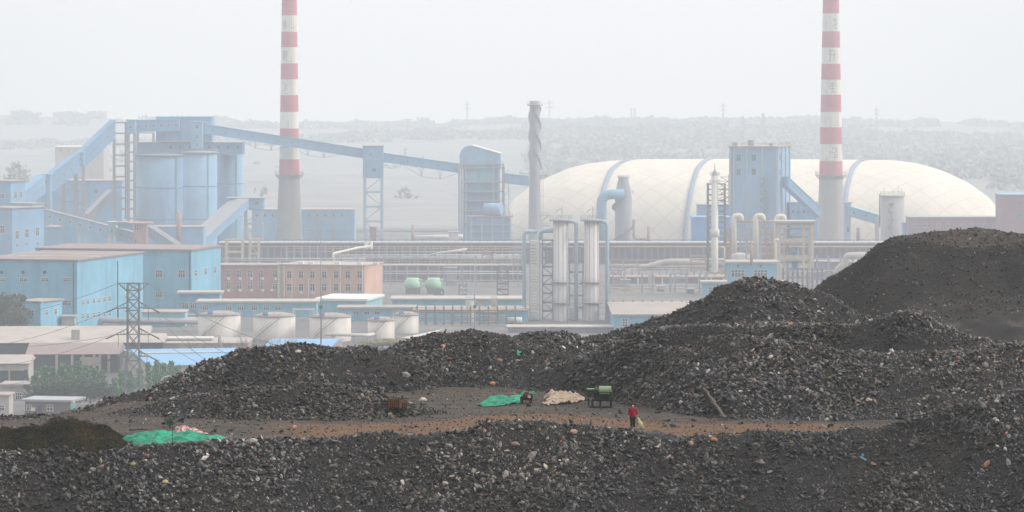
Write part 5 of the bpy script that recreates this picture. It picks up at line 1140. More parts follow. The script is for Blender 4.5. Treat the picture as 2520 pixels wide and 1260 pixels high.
B = Bld('low_house', 'plain grey house with a white framed window at the bottom left edge', 965, 22, 975, -40, depth=8, wall='lightconc', roof='roofgrey', cap=.4); B.front([(5, 1004, 10, 13)])
B = Bld('low_house', 'grey two-storey block with blurred shutters left of the row of trees', 1020, 82, 950, 5, depth=10, wall='lightconc', roof='roofgrey', cap=.5, over=.6); B.front([(18, 975, 14, 16), (46, 975, 14, 16)], nx=3, nz=2)
def walls():
    Y = 972.; o = thing('boundary_wall', 'grey boundary wall running right from the guard house', 'wall', (PX(182, Y), Y, 0)); w = PX(300, Y)-PX(182, Y)
    b = MB(); b.box(0, w, 0, .3, 0, 2.8); b.build('wall', M['conc'], o)
    b = MB(); b.box(-.1, w+.1, -.12, .42, 2.803, 2.95); b.build('coping', M['lightconc'], o)
    for px, lab in ((180, 'gate pillar with a ball cap beside the guard house'), (250, 'gate pillar with a ball cap at the foot of the rubble')):
        o = thing('gate_pillar', lab, 'pillar', (PX(px, Y-1.2), Y-1.2, 0), 0, 'gate pillars'); b = MB(); b.box(-.45, .45, -.45, .45, 0, 3.3); b.build('post', M['bluelight'] if px < 200 else M['lightconc'], o)
        b = MB(); b.lathe([(.5, 3.3), (.55, 3.4), (.4, 3.5), (.45, 3.8), (.25, 4.1), (.05, 4.2)], n=14); b.build('cap', M['lightconc'], o)
walls()
for px, Y, ty, lab in ((400, 900, 926, 'hooked street lamp just above the left rubble slope'),):
    o = thing('street_lamp', lab, 'street lamp', (PX(396, Y), Y, 0)); h = PZ(930, Y); b = MB(); b.tube([(0, 0, 0), (0, 0, h-1.2), (.25, 0, h-.3), (.8, 0, h+.25), (1.5, 0, h+.4)], [.13, .11, .1, .09, .08], 8); b.build('pole', M['pipe'], o)
    b = MB(); b.box(1.4, 2.1, -.14, .14, h+.32, h+.45); b.build('lamp_head', M['frame'], o)
# ---------------------------------------------------------------- pylons, masts, wires
def pylon(name, label, Y, px, ty, wtop, wbase, by=None, zb=0., arms=(), r=.1, m='steel', group=None, sub=9, d=None, top_arm=True):
    x = PX(px, Y); z1 = PZ(ty, Y)-zb; s = Y/F; o = thing(name, label, 'pylon', (x, Y, zb), 0, group)
    hw = lambda z: (wbase+(wtop-wbase)*min(1, (z/z1)/.62)**.9)*s/2 if z/z1 < .62 else wtop*s/2
    lv = [z1*(1-(1-k/sub)**1.25) for k in range(sub+1)]
    for sx_ in (-1, 1):
        for sy_ in (-1, 1):
            b = MB()
            for a, c in zip(lv[:-1], lv[1:]): b.beam((sx_*hw(a), sy_*hw(a), a), (sx_*hw(c), sy_*hw(c), c), r*1.5)
            b.build('leg', M[m], o)
    b = MB()
    for a, c in zip(lv[:-1], lv[1:]):
        for f in (lambda t, h_: (t*h_, -h_), lambda t, h_: (t*h_, h_), lambda t, h_: (-h_, t*h_), lambda t, h_: (h_, t*h_)):
            p, q = f(-1, hw(a)), f(1, hw(c)); b.beam((*p, a), (*q, c), r); p, q = f(1, hw(a)), f(-1, hw(c)); b.beam((*p, a), (*q, c), r)
            p, q = f(-1, hw(c)), f(1, hw(c)); b.beam((*p, c), (*q, c), r*.8)
    b.build('lattice', M[m], o)
    tips = []
    for py, half, kind in arms:
        z = PZ(py, Y)-zb; L = half*s; b = MB(); w = wtop*s/2
        dz = L*(.55 if kind == 'T' else .30)
        for sg in (-1, 1):
            for yy in (-w, w):
                if kind == 'T': b.beam((sg*w, yy, z-dz), (sg*L, 0, z), r); b.beam((0, yy, z), (sg*L, 0, z), r)
                else: b.beam((sg*w, yy, z), (sg*L, 0, z-dz*.15), r); b.beam((sg*w, yy, z+dz), (sg*L, 0, z-dz*.15), r)
            for k in (1, 2, 3):
                f0 = k/4; b.beam((sg*(w+(L-w)*f0), -w*(1-f0), z-(dz*(1-f0) if kind == 'T' else .15*dz*f0)), (sg*(w+(L-w)*f0), -w*(1-f0), z if kind == 'T' else z+dz*(1-f0)), r*.7)
            tips.append(Vector((x+sg*L, Y, zb+z-(0 if kind == 'T' else dz*.15))))
        b.build('cross_arm', M[m], o)
        if kind != 'T':
            for sg in (-1, 1):
                q = MB(); q.beam((sg*L, 0, z-.2), (sg*(L+1.6), -1.2, z-.9), .22); q.beam((sg*L*.8, 0, z-.1), (sg*L*.8, 0, z-2.6), .1); q.build('insulator', M['dark'], o)
    return o, tips
pyl, tips = pylon('lattice_pylon', 'large grey lattice power pylon rising behind the left rubble slope', 850, 328, 698, 28, 66, arms=((697, 37, 'T'), (757, 46, 'A'), (822, 46, 'A'), (876, 42, 'A')), r=.15, sub=14)
def wire(label, a, b_, sag, r=.045):
    a, b_ = Vector(a), Vector(b_); o = MB(); N = 14; o.tube([(a.lerp(b_, i/N)-Vector((0, 0, sag*4*(i/N)*(1-i/N))))-a for i in range(N+1)], r, 5)
    w = o.build('power_line', M['dark'], None, tuple(a)); tag(w, label, 'power line', 'power lines strung from the lattice pylon')
nm = {0: 'top', 2: 'second', 4: 'third', 6: 'lowest'}
for i in range(0, 8, 2):
    wire(f'thin power line leaving the {nm[i]} pylon arm towards the left edge', tips[i], P(-160, [790, 860, 905, 950][i//2], 1060), 2.5)
    wire(f'thin power line leaving the {nm[i]} pylon arm to the right behind the rubble', tips[i+1], P(1050, [905, 985, 1015, 1045][i//2], 560), 4.0)
wire('thin power line crossing from the second pylon arm down to the right front', tips[3], P(760, 990, 420), 3.0)
wire('thin power line slanting from the third pylon arm up over the concrete hall', tips[4], P(-160, 838, 1000), 2.0)
for px, Y, ty, lab in ((790, 1150, 556, 'thin tall dark mast in front of the third storage tank'), (1168, 1230, 622, 'thin tall pale pole left of the tall columns')):
    o = thing('mast', lab, 'mast', (PX(px, Y), Y, 0)); h = PZ(ty, Y); b = MB(); b.tube([(0, 0, 0), (0, 0, h)], [.22, .10], 8); b.build('pole', M['steel'] if px < 800 else M['greysteel'], o)
    b = MB(); zz = PZ(755, Y); b.box(-.45, .45, -.3, .3, zz-.45, zz+.45); b.build('junction_box', M['dark'], o)
# ---------------------------------------------------------------- trees
def leaf_cloud(n, size, fn, tri=False):
    c = np.array([fn() for _ in range(n)]); rm = rotmats(n); s = size*rng.uniform(.6, 1.3, n)
    q = np.array([(-1, -.6, 0), (1, -.6, 0), (.8, .7, .15), (-.8, .7, -.1)])*.5
    v = np.einsum('nij,kj->nki', rm, q)*s[:, None, None]+c[:, None, :]
    return v.reshape(-1, 3), np.arange(n*4).reshape(n, 4)
def tree_kind(kind, seed, n=1500):
    random.seed(seed); b = MB()
    if kind == 'cone':                 # young cypress / poplar: pointed, ragged
        cl = [(random.uniform(.12, .97), random.uniform(0, 6.28)) for _ in range(60)]
        def fn():
            t, a = random.choice(cl); R_ = .30*(1-t)**.7*(.65+.35*math.sin(a*3+t*9)); g = random.gauss(0, .035)
            rr = R_*random.uniform(.3, 1.1); return (rr*math.cos(a)+g, rr*math.sin(a)+random.gauss(0, .035), t+random.gauss(0, .025))
    elif kind == 'tier':                # conifer with tiers
        def fn():
            k = random.randint(0, 8); t = .12+.84*k/8.5; a = random.uniform(0, 6.28); R_ = .30*(1-t*.95)*(.6+.4*((k*7+int(a*2)) % 3)/2); rr = R_*random.random()**.5
            return (rr*math.cos(a), rr*math.sin(a), t-rr*.25+random.gauss(0, .012))
    else:
        cl = []
        for _ in range(26):
            a, r_ = random.uniform(0, 6.28), random.random()**.6*.36; cl.append((r_*math.cos(a), r_*math.sin(a), .42+random.uniform(-.2, .46)*(1-r_), random.uniform(.07, .15)))
        def fn():
            x, y, z, s = random.choice(cl); v = Vector([random.gauss(0, 1) for _ in range(3)]).normalized()*s*random.random()**.35; return (x+v.x, y+v.y, z+v.z)
    v, q = leaf_cloud(n, .05 if kind != 'round' else .055, fn)
    return v, q
_tk = {}
def tree(label, x, y, z, h, w, kind='cone', m='leaf', group=None, name='tree', var=0, n=1500):
    o = thing(name, label, 'tree', (x, y, z), random.uniform(0, 6), group)
    key = (kind, m, var)
    if key not in _tk:
        v, q = tree_kind(kind, 100+var*7, n); me_o = np_mesh('crown', v, q, M[m]); _tk[key] = me_o.data; bpy.data.objects.remove(me_o)
        b = MB(); b.tube([(0, 0, -.02), (.01, 0, .3), (0, .01, .6), (0, 0, .88)], [.028, .02, .012, .004], 7)
        for k in range(7): a = k*2.4; b.tube([(0, 0, .3+.07*k), (.14*math.cos(a), .14*math.sin(a), .42+.07*k)], [.009, .003], 5)
        t_ = b.build('trunk', M['bark']); _tk[(key, 't')] = t_.data; bpy.data.objects.remove(t_)
    for nm_, me in (('crown', _tk[key]), ('trunk', _tk[(key, 't')])):
        c = bpy.data.objects.new(nm_, me); COL.objects.link(c); c.parent = o; c.scale = (w/.6, w/.6, h)
    return o
random.seed(11)
pos_words = ['leftmost', 'second', 'third', 'fourth', 'fifth', 'sixth', 'seventh', 'eighth', 'ninth', 'tenth']
for i, (px, ty) in enumerate(((88, 912), (108, 900), (130, 903), (152, 893), (172, 897), (192, 888), (212, 896), (232, 905), (250, 912))):
    Y = 1022+random.uniform(-8, 8); tree(f'{pos_words[i]} tree from the left in the green row behind the guard house', PX(px, Y), Y, 0, PZ(ty, Y), 5.2+random.uniform(-.6, .8), 'cone', 'leaf', 'green trees behind the guard house', var=i % 3)
for i, (px, ty) in enumerate(((97, 925), (140, 915), (180, 912), (222, 918), (245, 930))):
    Y = 1002; tree(f'front-row bushy tree, {pos_words[i]} from the left, over the guard house roof', PX(px, Y), Y, 0, PZ(ty, Y), 6.0, 'round', 'leafdark', 'bushy trees over the guard house', var=i % 2)
for i, (px, ty) in enumerate(((282, 930), (300, 915), (322, 912), (345, 905), (365, 893), (385, 884), (403, 892), (420, 890), (438, 896))):
    Y = 1000+random.uniform(-20, 10); tree(f'{pos_words[i]} tree from the left in the green row around the pylon foot', PX(px, Y), Y, 0, PZ(ty, Y), 4.6+random.uniform(-.6, .8), 'cone', 'leaf', 'green trees around the pylon foot', var=(i+1) % 3)
for i, (px, ty) in enumerate(((65, 910), (40, 925))):
    tree('small conifer '+('right' if i == 0 else 'left')+' of the pair by the pale shed at the left edge', PX(px, 1045), 1045, 0, PZ(ty, 1045), 2.6, 'cone', 'leafdark', var=2)
tree('dark round tree at the left edge in front of the big turquoise hall', PX(12, 1240), 1240, 0, PZ(702, 1240), 11.5, 'round', 'leafdark', var=3, n=5000)
tree('smaller dark tree beside the round one at the left edge', PX(45, 1235), 1235, 0, PZ(745, 1235), 7, 'round', 'leafdark', var=1)
for i, (px, ty, w) in enumerate(((905, 838, 7), (940, 832, 8), (975, 826, 8), (1005, 828, 6), (880, 848, 5))):
    tree(['yellowish bush between the tanks and the left rubble dip', 'yellow green bush below the grey weathered tank', 'tallest yellow green bush under the white slanting pipe', 'yellow bush touching the central rubble slope', 'low yellow bush nearest the blue roof shed'][i], PX(px, 1200), 1200, 0, PZ(ty, 1200), w, 'round', 'leafyellow', 'yellow bushes behind the rubble', name='bush', var=i % 2)
random.seed(3)
def bare_tree(label, px, Y, ty, spread=2.6):
    o = thing('bare_tree', label, 'tree', (PX(px, Y), Y, 0), 0, 'bare winter trees'); h = PZ(ty, Y); b = MB(); b.tube([(0, 0, 0), (0, 0, h*.35)], [.16, .11], 6); b.build('trunk', M['twig'], o)
    b = MB()
    for k in range(30):
        a = random.uniform(0, 6.28); z0 = h*random.uniform(.12, .6); z1 = min(h, z0+h*random.uniform(.25, .5)); s = spread*random.uniform(.3, 1)
        m_ = Vector((s*.45*math.cos(a), s*.45*math.sin(a), (z0+z1)/2)); e = Vector((s*math.cos(a), s*math.sin(a), z1)); b.tube([(0, 0, z0), m_, e], [.05, .035, .015], 4)
        for j in range(4):
            e2 = m_.lerp(e, random.random())+Vector((random.gauss(0, .6), random.gauss(0, .6), random.uniform(.4, 1.4))); b.tube([m_.lerp(e, .3*j), e2], [.025, .01], 3)
    b.build('branches', M['twig'], o)
for i, (px, ty) in enumerate(((428, 850), (470, 838), (508, 846), (560, 842), (598, 826), (622, 832), (648, 838), (672, 830), (700, 836), (722, 834))):
    bare_tree(f'{pos_words[i]} bare tree from the left in front of the concrete hall and tanks', px, 1150+random.uniform(-10, 15), ty)
# ---------------------------------------------------------------- hillside things
random.seed(21)
k = 0
for px, Y, ty, w in ((1790, 5950, 290, 15), (1828, 5950, 283, 18), (1878, 5950, 276, 21), (1932, 5950, 300, 13), (1990, 5950, 292, 18), (2010, 5960, 298, 13), (1765, 5960, 302, 13), (1905, 5960, 305, 13)):
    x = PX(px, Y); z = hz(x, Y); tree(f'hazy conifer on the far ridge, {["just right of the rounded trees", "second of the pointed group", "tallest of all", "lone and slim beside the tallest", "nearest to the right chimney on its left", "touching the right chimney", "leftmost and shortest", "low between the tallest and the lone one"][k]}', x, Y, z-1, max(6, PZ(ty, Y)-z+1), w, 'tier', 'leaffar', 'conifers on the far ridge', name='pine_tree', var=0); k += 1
v = []; n = 9000
px = rng.uniform(-60, 2600, n); Yt = rng.uniform(5700, 6080, n)
cl = vnoise(px/55., Yt/90.)+.6*vnoise(px/17.+9, Yt/60.); kp = cl > -.12; px, Yt = px[kp], Yt[kp]
def forest(name, label, px, Yt, hgt, wid, m):
    n = len(px); x = (px-1260)*Yt/F; z = hillz(x, Yt); h = hgt*rng.uniform(.5, 1.25, n)*(.6+vnoise(px/40., Yt/200.)+.5)
    reps = 9; X_ = np.repeat(x, reps)+rng.normal(0, wid*.35, n*reps); Y2 = np.repeat(Yt, reps)+rng.normal(0, wid*.35, n*reps); Z_ = np.repeat(z, reps)+np.repeat(h, reps)*rng.random(n*reps)**.8
    q = np.array([(-1, -.6, 0), (1, -.6, 0), (.8, .7, .15), (-.8, .7, -.1)])*.5*wid*.55
    vv = np.einsum('nij,kj->nki', rotmats(n*reps), q)+np.stack([X_, Y2, Z_], -1)[:, None, :]
    o = np_mesh(name, vv.reshape(-1, 3), np.arange(n*reps*4).reshape(-1, 4), M[m], 'stuff'); tag(o, label, 'woodland'); return o
sel = rng.random(len(px)) < .55
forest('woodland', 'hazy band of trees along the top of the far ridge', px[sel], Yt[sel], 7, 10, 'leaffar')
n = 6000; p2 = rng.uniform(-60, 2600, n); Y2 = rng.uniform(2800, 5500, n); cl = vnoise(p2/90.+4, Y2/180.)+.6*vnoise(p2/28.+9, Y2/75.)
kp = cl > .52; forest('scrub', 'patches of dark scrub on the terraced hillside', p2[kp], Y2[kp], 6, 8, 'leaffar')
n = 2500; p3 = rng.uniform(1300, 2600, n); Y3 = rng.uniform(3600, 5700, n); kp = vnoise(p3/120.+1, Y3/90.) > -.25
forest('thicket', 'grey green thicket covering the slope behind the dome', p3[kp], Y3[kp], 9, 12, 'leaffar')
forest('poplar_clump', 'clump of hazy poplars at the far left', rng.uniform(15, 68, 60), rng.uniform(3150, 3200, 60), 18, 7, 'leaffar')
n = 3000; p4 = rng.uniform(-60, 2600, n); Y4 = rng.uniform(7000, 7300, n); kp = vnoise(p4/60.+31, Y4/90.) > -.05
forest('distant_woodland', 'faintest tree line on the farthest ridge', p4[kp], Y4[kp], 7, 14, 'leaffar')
for px, Y, ty, lab in ((1150, 6500, 250, 'left one of the two faint far pylons above the slim stack'), (1352, 6500, 246, 'right one of the two faint far pylons, just right of the slim stack'), (1492, 6500, 288, 'short faint pylon right of the slim stack'), (2157, 6500, 265, 'faint pylon right of the right chimney'), (1780, 6500, 254, 'faint tall pylon behind the conifers')):
    x = PX(px, Y); z = hz(x, Y)-1; pylon('far_pylon', lab, Y, px, ty, 3, 9, zb=z, arms=((ty+8, 9, 'A'), (ty+18, 9, 'A')), r=.4, sub=5, m='steel', group='faint pylons on the horizon')
for px, lab in ((1554, 'left one of two faint thin flues on the horizon'), (1562, 'right one of two faint thin flues on the horizon')):
    o = thing('far_flue', lab, 'chimney', (PX(px, 6500), 6500, hz(PX(px, 6500), 6500)-1)); b = MB(); h = PZ(266, 6500)-hz(PX(px, 6500), 6500)+1; b.lathe([(1.6, 0), (1.2, h)], n=12); b.build('shaft', M['conc'], o); b = MB(); b.lathe([(1.5, h*.9), (1.9, h*.92), (1.9, h*.93)], n=12); b.build('rim', M['steel'], o)
def far_house(name, label, px0, px1, ty, by, Y, wall='white', roof='roofpale', n=0):
    z = min(hz(PX(px0, Y), Y), hz(PX(px1, Y), Y)); zb = PZ(by, Y)
    B = Bld(name, label, Y, px1, ty, px0, depth=12, wall=wall, roof=roof, cap=.5, zb=min(z, zb)-1)
    if n: B.front(rects(px0+6, px1-6, n, (ty+by)/2, 4, 4), nx=1, nz=1)
    return B
far_house('far_wall', 'long pale wall on the hillside behind the sloping galleries', 1005, 1272, 347, 355, 5700, 'white', 'roofpale', 0)
far_house('far_wall', 'pale retaining wall on the hillside left of the lattice tower', 830, 905, 352, 360, 5600, 'white', 'roofpale', 0)
far_house('far_house', 'white two-storey house on the ridge right of the slim stack', 1366, 1412, 330, 348, 5900, 'white', 'roofpale', 5)
far_house('far_house', 'small pinkish house on the ridge left of the right chimney', 2002, 2022, 330, 342, 5900, 'brick2', 'roofpale', 2)
far_house('far_house', 'long low flat house on the ridge above the long pale wall', 872, 1012, 336, 345, 5900, 'roofpale', 'roofgrey', 6)
far_house('far_wall', 'low whitish wall under the far right ridge', 2090, 2280, 303, 308, 7100, 'white', 'roofpale', 0)
far_house('far_house', 'tiny pale shed on the far right hillside', 2330, 2420, 352, 360, 5600, 'roofpale', 'white', 3)
# ---------------------------------------------------------------- enlarging the works
# Everything beyond the spoil heap is enlarged and pushed back from the camera point,
# so the even haze veils it more. The heap and what stands on it keep their size.
FAR_SCALE = 1.7
near = {'spoil_heap_terrain', 'gravel', 'grit', 'camera', 'sun'}
for o_ in list(COL.objects):
    if o_.parent or o_.name in near: continue
    c0 = Vector((0, 0, H)); o_.location = c0+(o_.location-c0)*FAR_SCALE; o_.scale = o_.scale*FAR_SCALE
# ================================================================ foreground things on the spoil bench
def ray(px, py, y0=238., y1=345.):
    Yv = np.arange(y0, y1, .05); X = (px-1260)*Yv/F; Z = H-(py-HZ)*Yv/F; t = terr(X, Yv); i = np.argmax(t >= Z)
    if not (t >= Z).any(): i = -1
    return Vector((X[i], Yv[i], float(t[i])))
def bench(px, py):
    Y = (H-BENCH)*F/(py-HZ); return ((px-1260)*Y/F, Y)
def inside(px, py, poly):
    c = np.zeros(px.shape, bool); n = len(poly); j = n-1
    for i in range(n):
        xi, yi = poly[i]; xj, yj = poly[j]
        c ^= ((yi > py) != (yj > py)) & (px < (xj-xi)*(py-yi)/(yj-yi+1e-9)+xi); j = i
    return c
def clothmat(name, c1, c2, sc=3., stripes=None, rough=.7):
    k = NT(name); g = k.n('ShaderNodeTexCoord'); v = g.outputs['Object']; n1 = k.noise(v, sc, 5, .6)
    c = k.mix(k.rng(n1, .35, .65), c1, c2)
    if stripes:
        s1 = k.n('ShaderNodeSeparateXYZ'); k.l(v, s1.inputs[0]); w = k.math('PINGPONG', k.math('ADD', s1.outputs[0], k.math('MULTIPLY', n1, .6)), .16)
        c = k.mix(k.rng(w, .09, .10, 0, .9), c, stripes[0]); n2 = k.noise(v, 9, 3); c = k.mix(k.rng(n2, .56, .6), c, stripes[1])
    k.l(c, k.b.inputs['Base Color']); k.b.inputs['Roughness'].default_value = rough
    n3 = k.noise(k.mapping(v, (1, 2.4, 1)), sc*1.6, 6, .7); bp = k.n('ShaderNodeBump'); bp.inputs['Strength'].default_value = 1.0; bp.inputs['Distance'].default_value = .22; k.l(n3, bp.inputs['Height']); k.l(bp.outputs[0], k.b.inputs['Normal'])
    return k.m
M['greennet'] = clothmat('green_netting', (.003, .16, .10), (.012, .44, .27), 2.0)
M['pinkcloth'] = clothmat('pink_blanket', (.62, .40, .38), (.78, .60, .56), 3, ((.48, .07, .13), (.06, .05, .10)))
M['beige'] = clothmat('beige_sacking', (.34, .26, .19), (.58, .47, .37), 3)
M['blacksheet'] = clothmat('black_plastic', (.006, .007, .012), (.02, .022, .032), 3, None, .3)
M['bagcloth'] = clothmat('woven_bag', (.50, .51, .30), (.78, .77, .56), 6)
M['bluerag'] = clothmat('blue_plastic', (.05, .33, .50), (.15, .55, .72), 6)
def cloth(name, label, cat, poly, hmax, m, seed=0, fold=.8, res=.07, ang=.4, sup=None, group=None, peak=None, flat=False, drape=0.):
    P_ = [bench(*p) if not flat else p for p in poly]; xs_ = [p[0] for p in P_]; ys_ = [p[1] for p in P_]
    x0, x1, y0, y1 = min(xs_)-.3, max(xs_)+.3, min(ys_)-.3, max(ys_)+.3
    gx = np.arange(x0, x1, res); gy = np.arange(y0, y1, res*1.4); X, Yv = np.meshgrid(gx, gy)
    wx = X+fbm(X+seed, Yv, .9, 3)*.45; wy = Yv+fbm(X, Yv+seed, 1.1, 3)*.7
    ins = inside(wx, wy, P_)
    d = np.zeros(X.shape)          # rough distance to the hem, by repeated shrinking
    cur = ins.copy()
    for _ in range(10):
        d += cur
        nx_ = cur.copy(); nx_[1:] &= cur[:-1]; nx_[:-1] &= cur[1:]; nx_[:, 1:] &= cur[:, :-1]; nx_[:, :-1] &= cur[:, 1:]; cur = nx_
    d = np.clip(d/8., 0, 1)**.7
    ca, sa = math.cos(ang), math.sin(ang); u = X*ca+Yv*sa*.5; v = -X*sa+Yv*ca
    f1 = 1-np.abs(fbm(u*.7+seed*3, v*1.6+seed, fold, 1))*3.6; f2 = 1-np.abs(fbm(u*.6+9, v*1.9+seed, fold*.5, 1))*3.6; f1 = np.clip(f1, 0, 1)**1.5; f2 = np.clip(f2, 0, 1)**1.5
    hh = hmax*(.12+.55*f1+.33*f2)*(.55+.9*(fbm(X+seed, Yv, 2.2, 2)+.5))
    if peak: hh = hh*(.45+1.0*np.exp(-((X-peak[0])/peak[2])**2-((Yv-peak[1])/(peak[2]*1.6))**2))
    for _ in range(2):
        h2 = hh.copy(); h2[1:-1, 1:-1] = (hh[1:-1, 1:-1]*2+hh[2:, 1:-1]+hh[:-2, 1:-1]+hh[1:-1, 2:]+hh[1:-1, :-2])/6.; hh = h2
    base = terr(X, Yv) if sup is None else np.full(X.shape, sup)
    Z = base+.025+hh*d-drape*(1-d)**1.5
    idx = -np.ones(X.shape, int); fc = ins[:-1, :-1] & ins[1:, :-1] & ins[:-1, 1:] & ins[1:, 1:]
    use = np.zeros(X.shape, bool); use[:-1, :-1] |= fc; use[1:, :-1] |= fc; use[:-1, 1:] |= fc; use[1:, 1:] |= fc
    idx[use] = np.arange(use.sum()); j, i = np.nonzero(fc)
    c0 = np.array([x0, y0, BENCH]); co = np.stack([X[use], Yv[use], Z[use]], -1)-c0
    q = np.stack([idx[j, i], idx[j, i+1], idx[j+1, i+1], idx[j+1, i]], -1)
    o = np_mesh(name, co, q, M[m], None, True); o.location = c0; sm = o.modifiers.new('thickness', 'SOLIDIFY'); sm.thickness = .02; tag(o, label, cat, group); return o
cloth('green_net', 'large crumpled green net lying beside the brown brush at lower left', 'netting', [(298, 1087), (330, 1074), (372, 1070), (420, 1066), (480, 1070), (520, 1076), (566, 1083), (520, 1089), (430, 1093), (380, 1096), (335, 1101), (318, 1092)], .42, 'greennet', 3)
cloth('blanket', 'pink striped and floral blanket heaped on the large green net', 'blanket', [(418, 1069), (440, 1061), (470, 1062), (500, 1064), (512, 1069), (470, 1075), (430, 1075)], .75, 'pinkcloth', 8, .5, peak=(*bench(436, 1067), 1.0))
cloth('green_tarp', 'bright green tarp bundle with dark end, leftmost of the three near the tractor', 'tarp', [(1180, 998), (1188, 988), (1222, 982), (1250, 984), (1276, 995), (1240, 1000), (1195, 1001)], .50, 'greennet', 5, .9)
cloth('green_tarp', 'darker green tarp strip trailing behind the bundle up to the tractor', 'tarp', [(1238, 986), (1258, 974), (1290, 972), (1296, 984), (1272, 996), (1256, 993)], .34, 'greennet', 12, .9)
cloth('sacking', 'crumpled beige sacking between the tractor and the threshing machine', 'cloth', [(1335, 994), (1345, 980), (1380, 975), (1432, 976), (1440, 986), (1424, 992), (1390, 995), (1352, 999)], .60, 'beige', 4, .9)
p = ray(1640, 1076); q1 = [(p.x-1.25, p.y+1.0), (p.x-.6, p.y+1.1), (p.x+.3, p.y+.6), (p.x+1.15, p.y+.2), (p.x+1.2, p.y-.9), (p.x-.2, p.y-.6), (p.x-1.0, p.y-.4), (p.x-1.3, p.y+.3)]
cloth('plastic_sheet', 'glossy black plastic sheet draped over the berm right of the person', 'plastic sheet', q1, .35, 'blacksheet', 2, .5, flat=True, res=.05)
p = ray(2131, 1128); cloth('plastic_rag', 'small torn pale blue plastic rag on the dark slope at lower right', 'rag', [(p.x-.16, p.y-.25), (p.x+.2, p.y-.28), (p.x+.1, p.y+.05), (p.x+.04, p.y+.4), (p.x-.1, p.y+.35)], .18, 'bluerag', 6, .2, res=.03, flat=True)
p = ray(1277, 868); cloth('plastic_rag', 'tiny green plastic scrap on the central rubble mound', 'rag', [(p.x-.2, p.y-.3), (p.x+.22, p.y-.2), (p.x+.2, p.y+.3), (p.x-.2, p.y+.4)], .2, 'greennet', 9, .2, res=.04, flat=True)
M['darkgreen'] = mat('dark_green_paint', (.007, .045, .03), .5, .2, 3, (.05, .03, .02), .5)
M['palegreen'] = mat('faded_green_paint', (.19, .28, .16), .5, .15, 3, (.12, .2, .1), .4)
M['blackmetal'] = mat('black_metal', (.012, .012, .014), .6, .2, 4)
M['wood'] = mat('old_wood', (.10, .045, .017), .85, .3, 4, (.05, .03, .02), .6)
M['logbark'] = mat('weathered_log', (.13, .12, .105), .9, .3, 5, (.05, .045, .04), .6, bump=.5)
M['engine_red'] = mat('engine_red', (.22, .02, .03), .5, .25, 5, (.04, .02, .02), .6)
def threshing_machine():
    p = ray(1480, 1003); o = thing('threshing_machine', 'green threshing machine with a pale rounded hood standing on a skid frame', 'machine', p, R(-6))
    W_ = .58                           # half length of the drum housing along x
    b = MB()
    for y in (-.42, .42): b.box(-.80, .80, y-.05, y+.05, 0, .07)
    for x in (-.70, 0, .70): b.box(x-.04, x+.04, -.37, .37, .012, .06)
    b.build('skid_frame', M['blackmetal'], o)
    for x in (-.62, -.08, .66):
        for y in (-.38, .38): b = MB(); b.box(x-.035, x+.035, y-.035, y+.035, .07, .46); b.build('leg', M['blackmetal'], o)
    b = MB()
    for y in (-.38, .38): b.box(-.68, .72, y-.04, y+.04, .463, .54)
    b.build('side_rail', M['blackmetal'], o)
    # housing profile in y,z extruded along x
    def loft(prof, x0, x1, name, m):
        b = MB(); n = len(prof); b.add([(x0, y, z) for y, z in prof]+[(x1, y, z) for y, z in prof], [tuple(range(n)), tuple(range(2*n-1, n-1, -1))]+[(i, (i+1) % n, (i+1) % n+n, i+n)[::-1] for i in range(n)]); return b.build(name, M[m], o)
    loft([(-.42, .545), (.42, .545), (.42, 1.12), (-.42, 1.12)], -.10, .62, 'housing', 'darkgreen')
    loft([(.43*math.cos(t), 1.123+.36*math.sin(t)) for t in np.linspace(0, math.pi, 12)], -.14, .66, 'hood', 'palegreen')
    loft([(-.44, .60), (-.424, .60), (-.424, .92), (-.44, .92)], 0.0, .56, 'screen_panel', 'blackmetal')
    loft([(-.45, .98), (-.424, .98), (-.424, 1.05), (-.45, 1.05)], -.08, .60, 'trim_strip', 'palegreen')
    b = MB(); b.tube([(-.46, 0, .98), (-.11, 0, .98)], .40, 24); b.box(-.44, -.12, -.38, .38, .50, .98); b.build('end_casing', M['darkgreen'], o)
    b = MB(); b.tube([(-.30, -.43, 1.0), (-.30, -.39, 1.0)], .19, 20); b.tube([(-.30, -.46, 1.0), (-.30, -.43, 1.0)], .06, 12); b.build('pulley', M['blackmetal'], o)
    b = MB(); b.add([(-1.0, -.3, 1.08), (-.46, -.34, .98), (-.46, .34, .98), (-1.0, .3, 1.08), (-.98, -.3, 1.22), (-.46, -.34, 1.26), (-.46, .34, 1.26), (-.98, .3, 1.22)], [(0, 3, 2, 1), (4, 5, 6, 7), (0, 1, 5, 4), (1, 2, 6, 5), (2, 3, 7, 6), (3, 0, 4, 7)]); b.build('feed_chute', M['darkgreen'], o)
    b = MB(); b.box(-.99, -.47, -.30, .30, 1.262, 1.29); b.build('chute_lid', M['palegreen'], o)
    b = MB(); b.tube([(-.92, -.28, 1.07), (-.90, -.3, .0)], .018, 6); b.tube([(-.92, .28, 1.07), (-.90, .3, .0)], .018, 6)
    pts = [(-.62+.20*math.cos(t), -.42, .42+.42*math.sin(t)) for t in np.linspace(1.6, 4.6, 10)]; b.tube(pts, .015, 6); b.build('hoop', M['blackmetal'], o)
    b = MB(); b.box(.663, .75, -.36, .30, .60, 1.12); b.build('end_guard', M['darkgreen'], o)
threshing_machine()
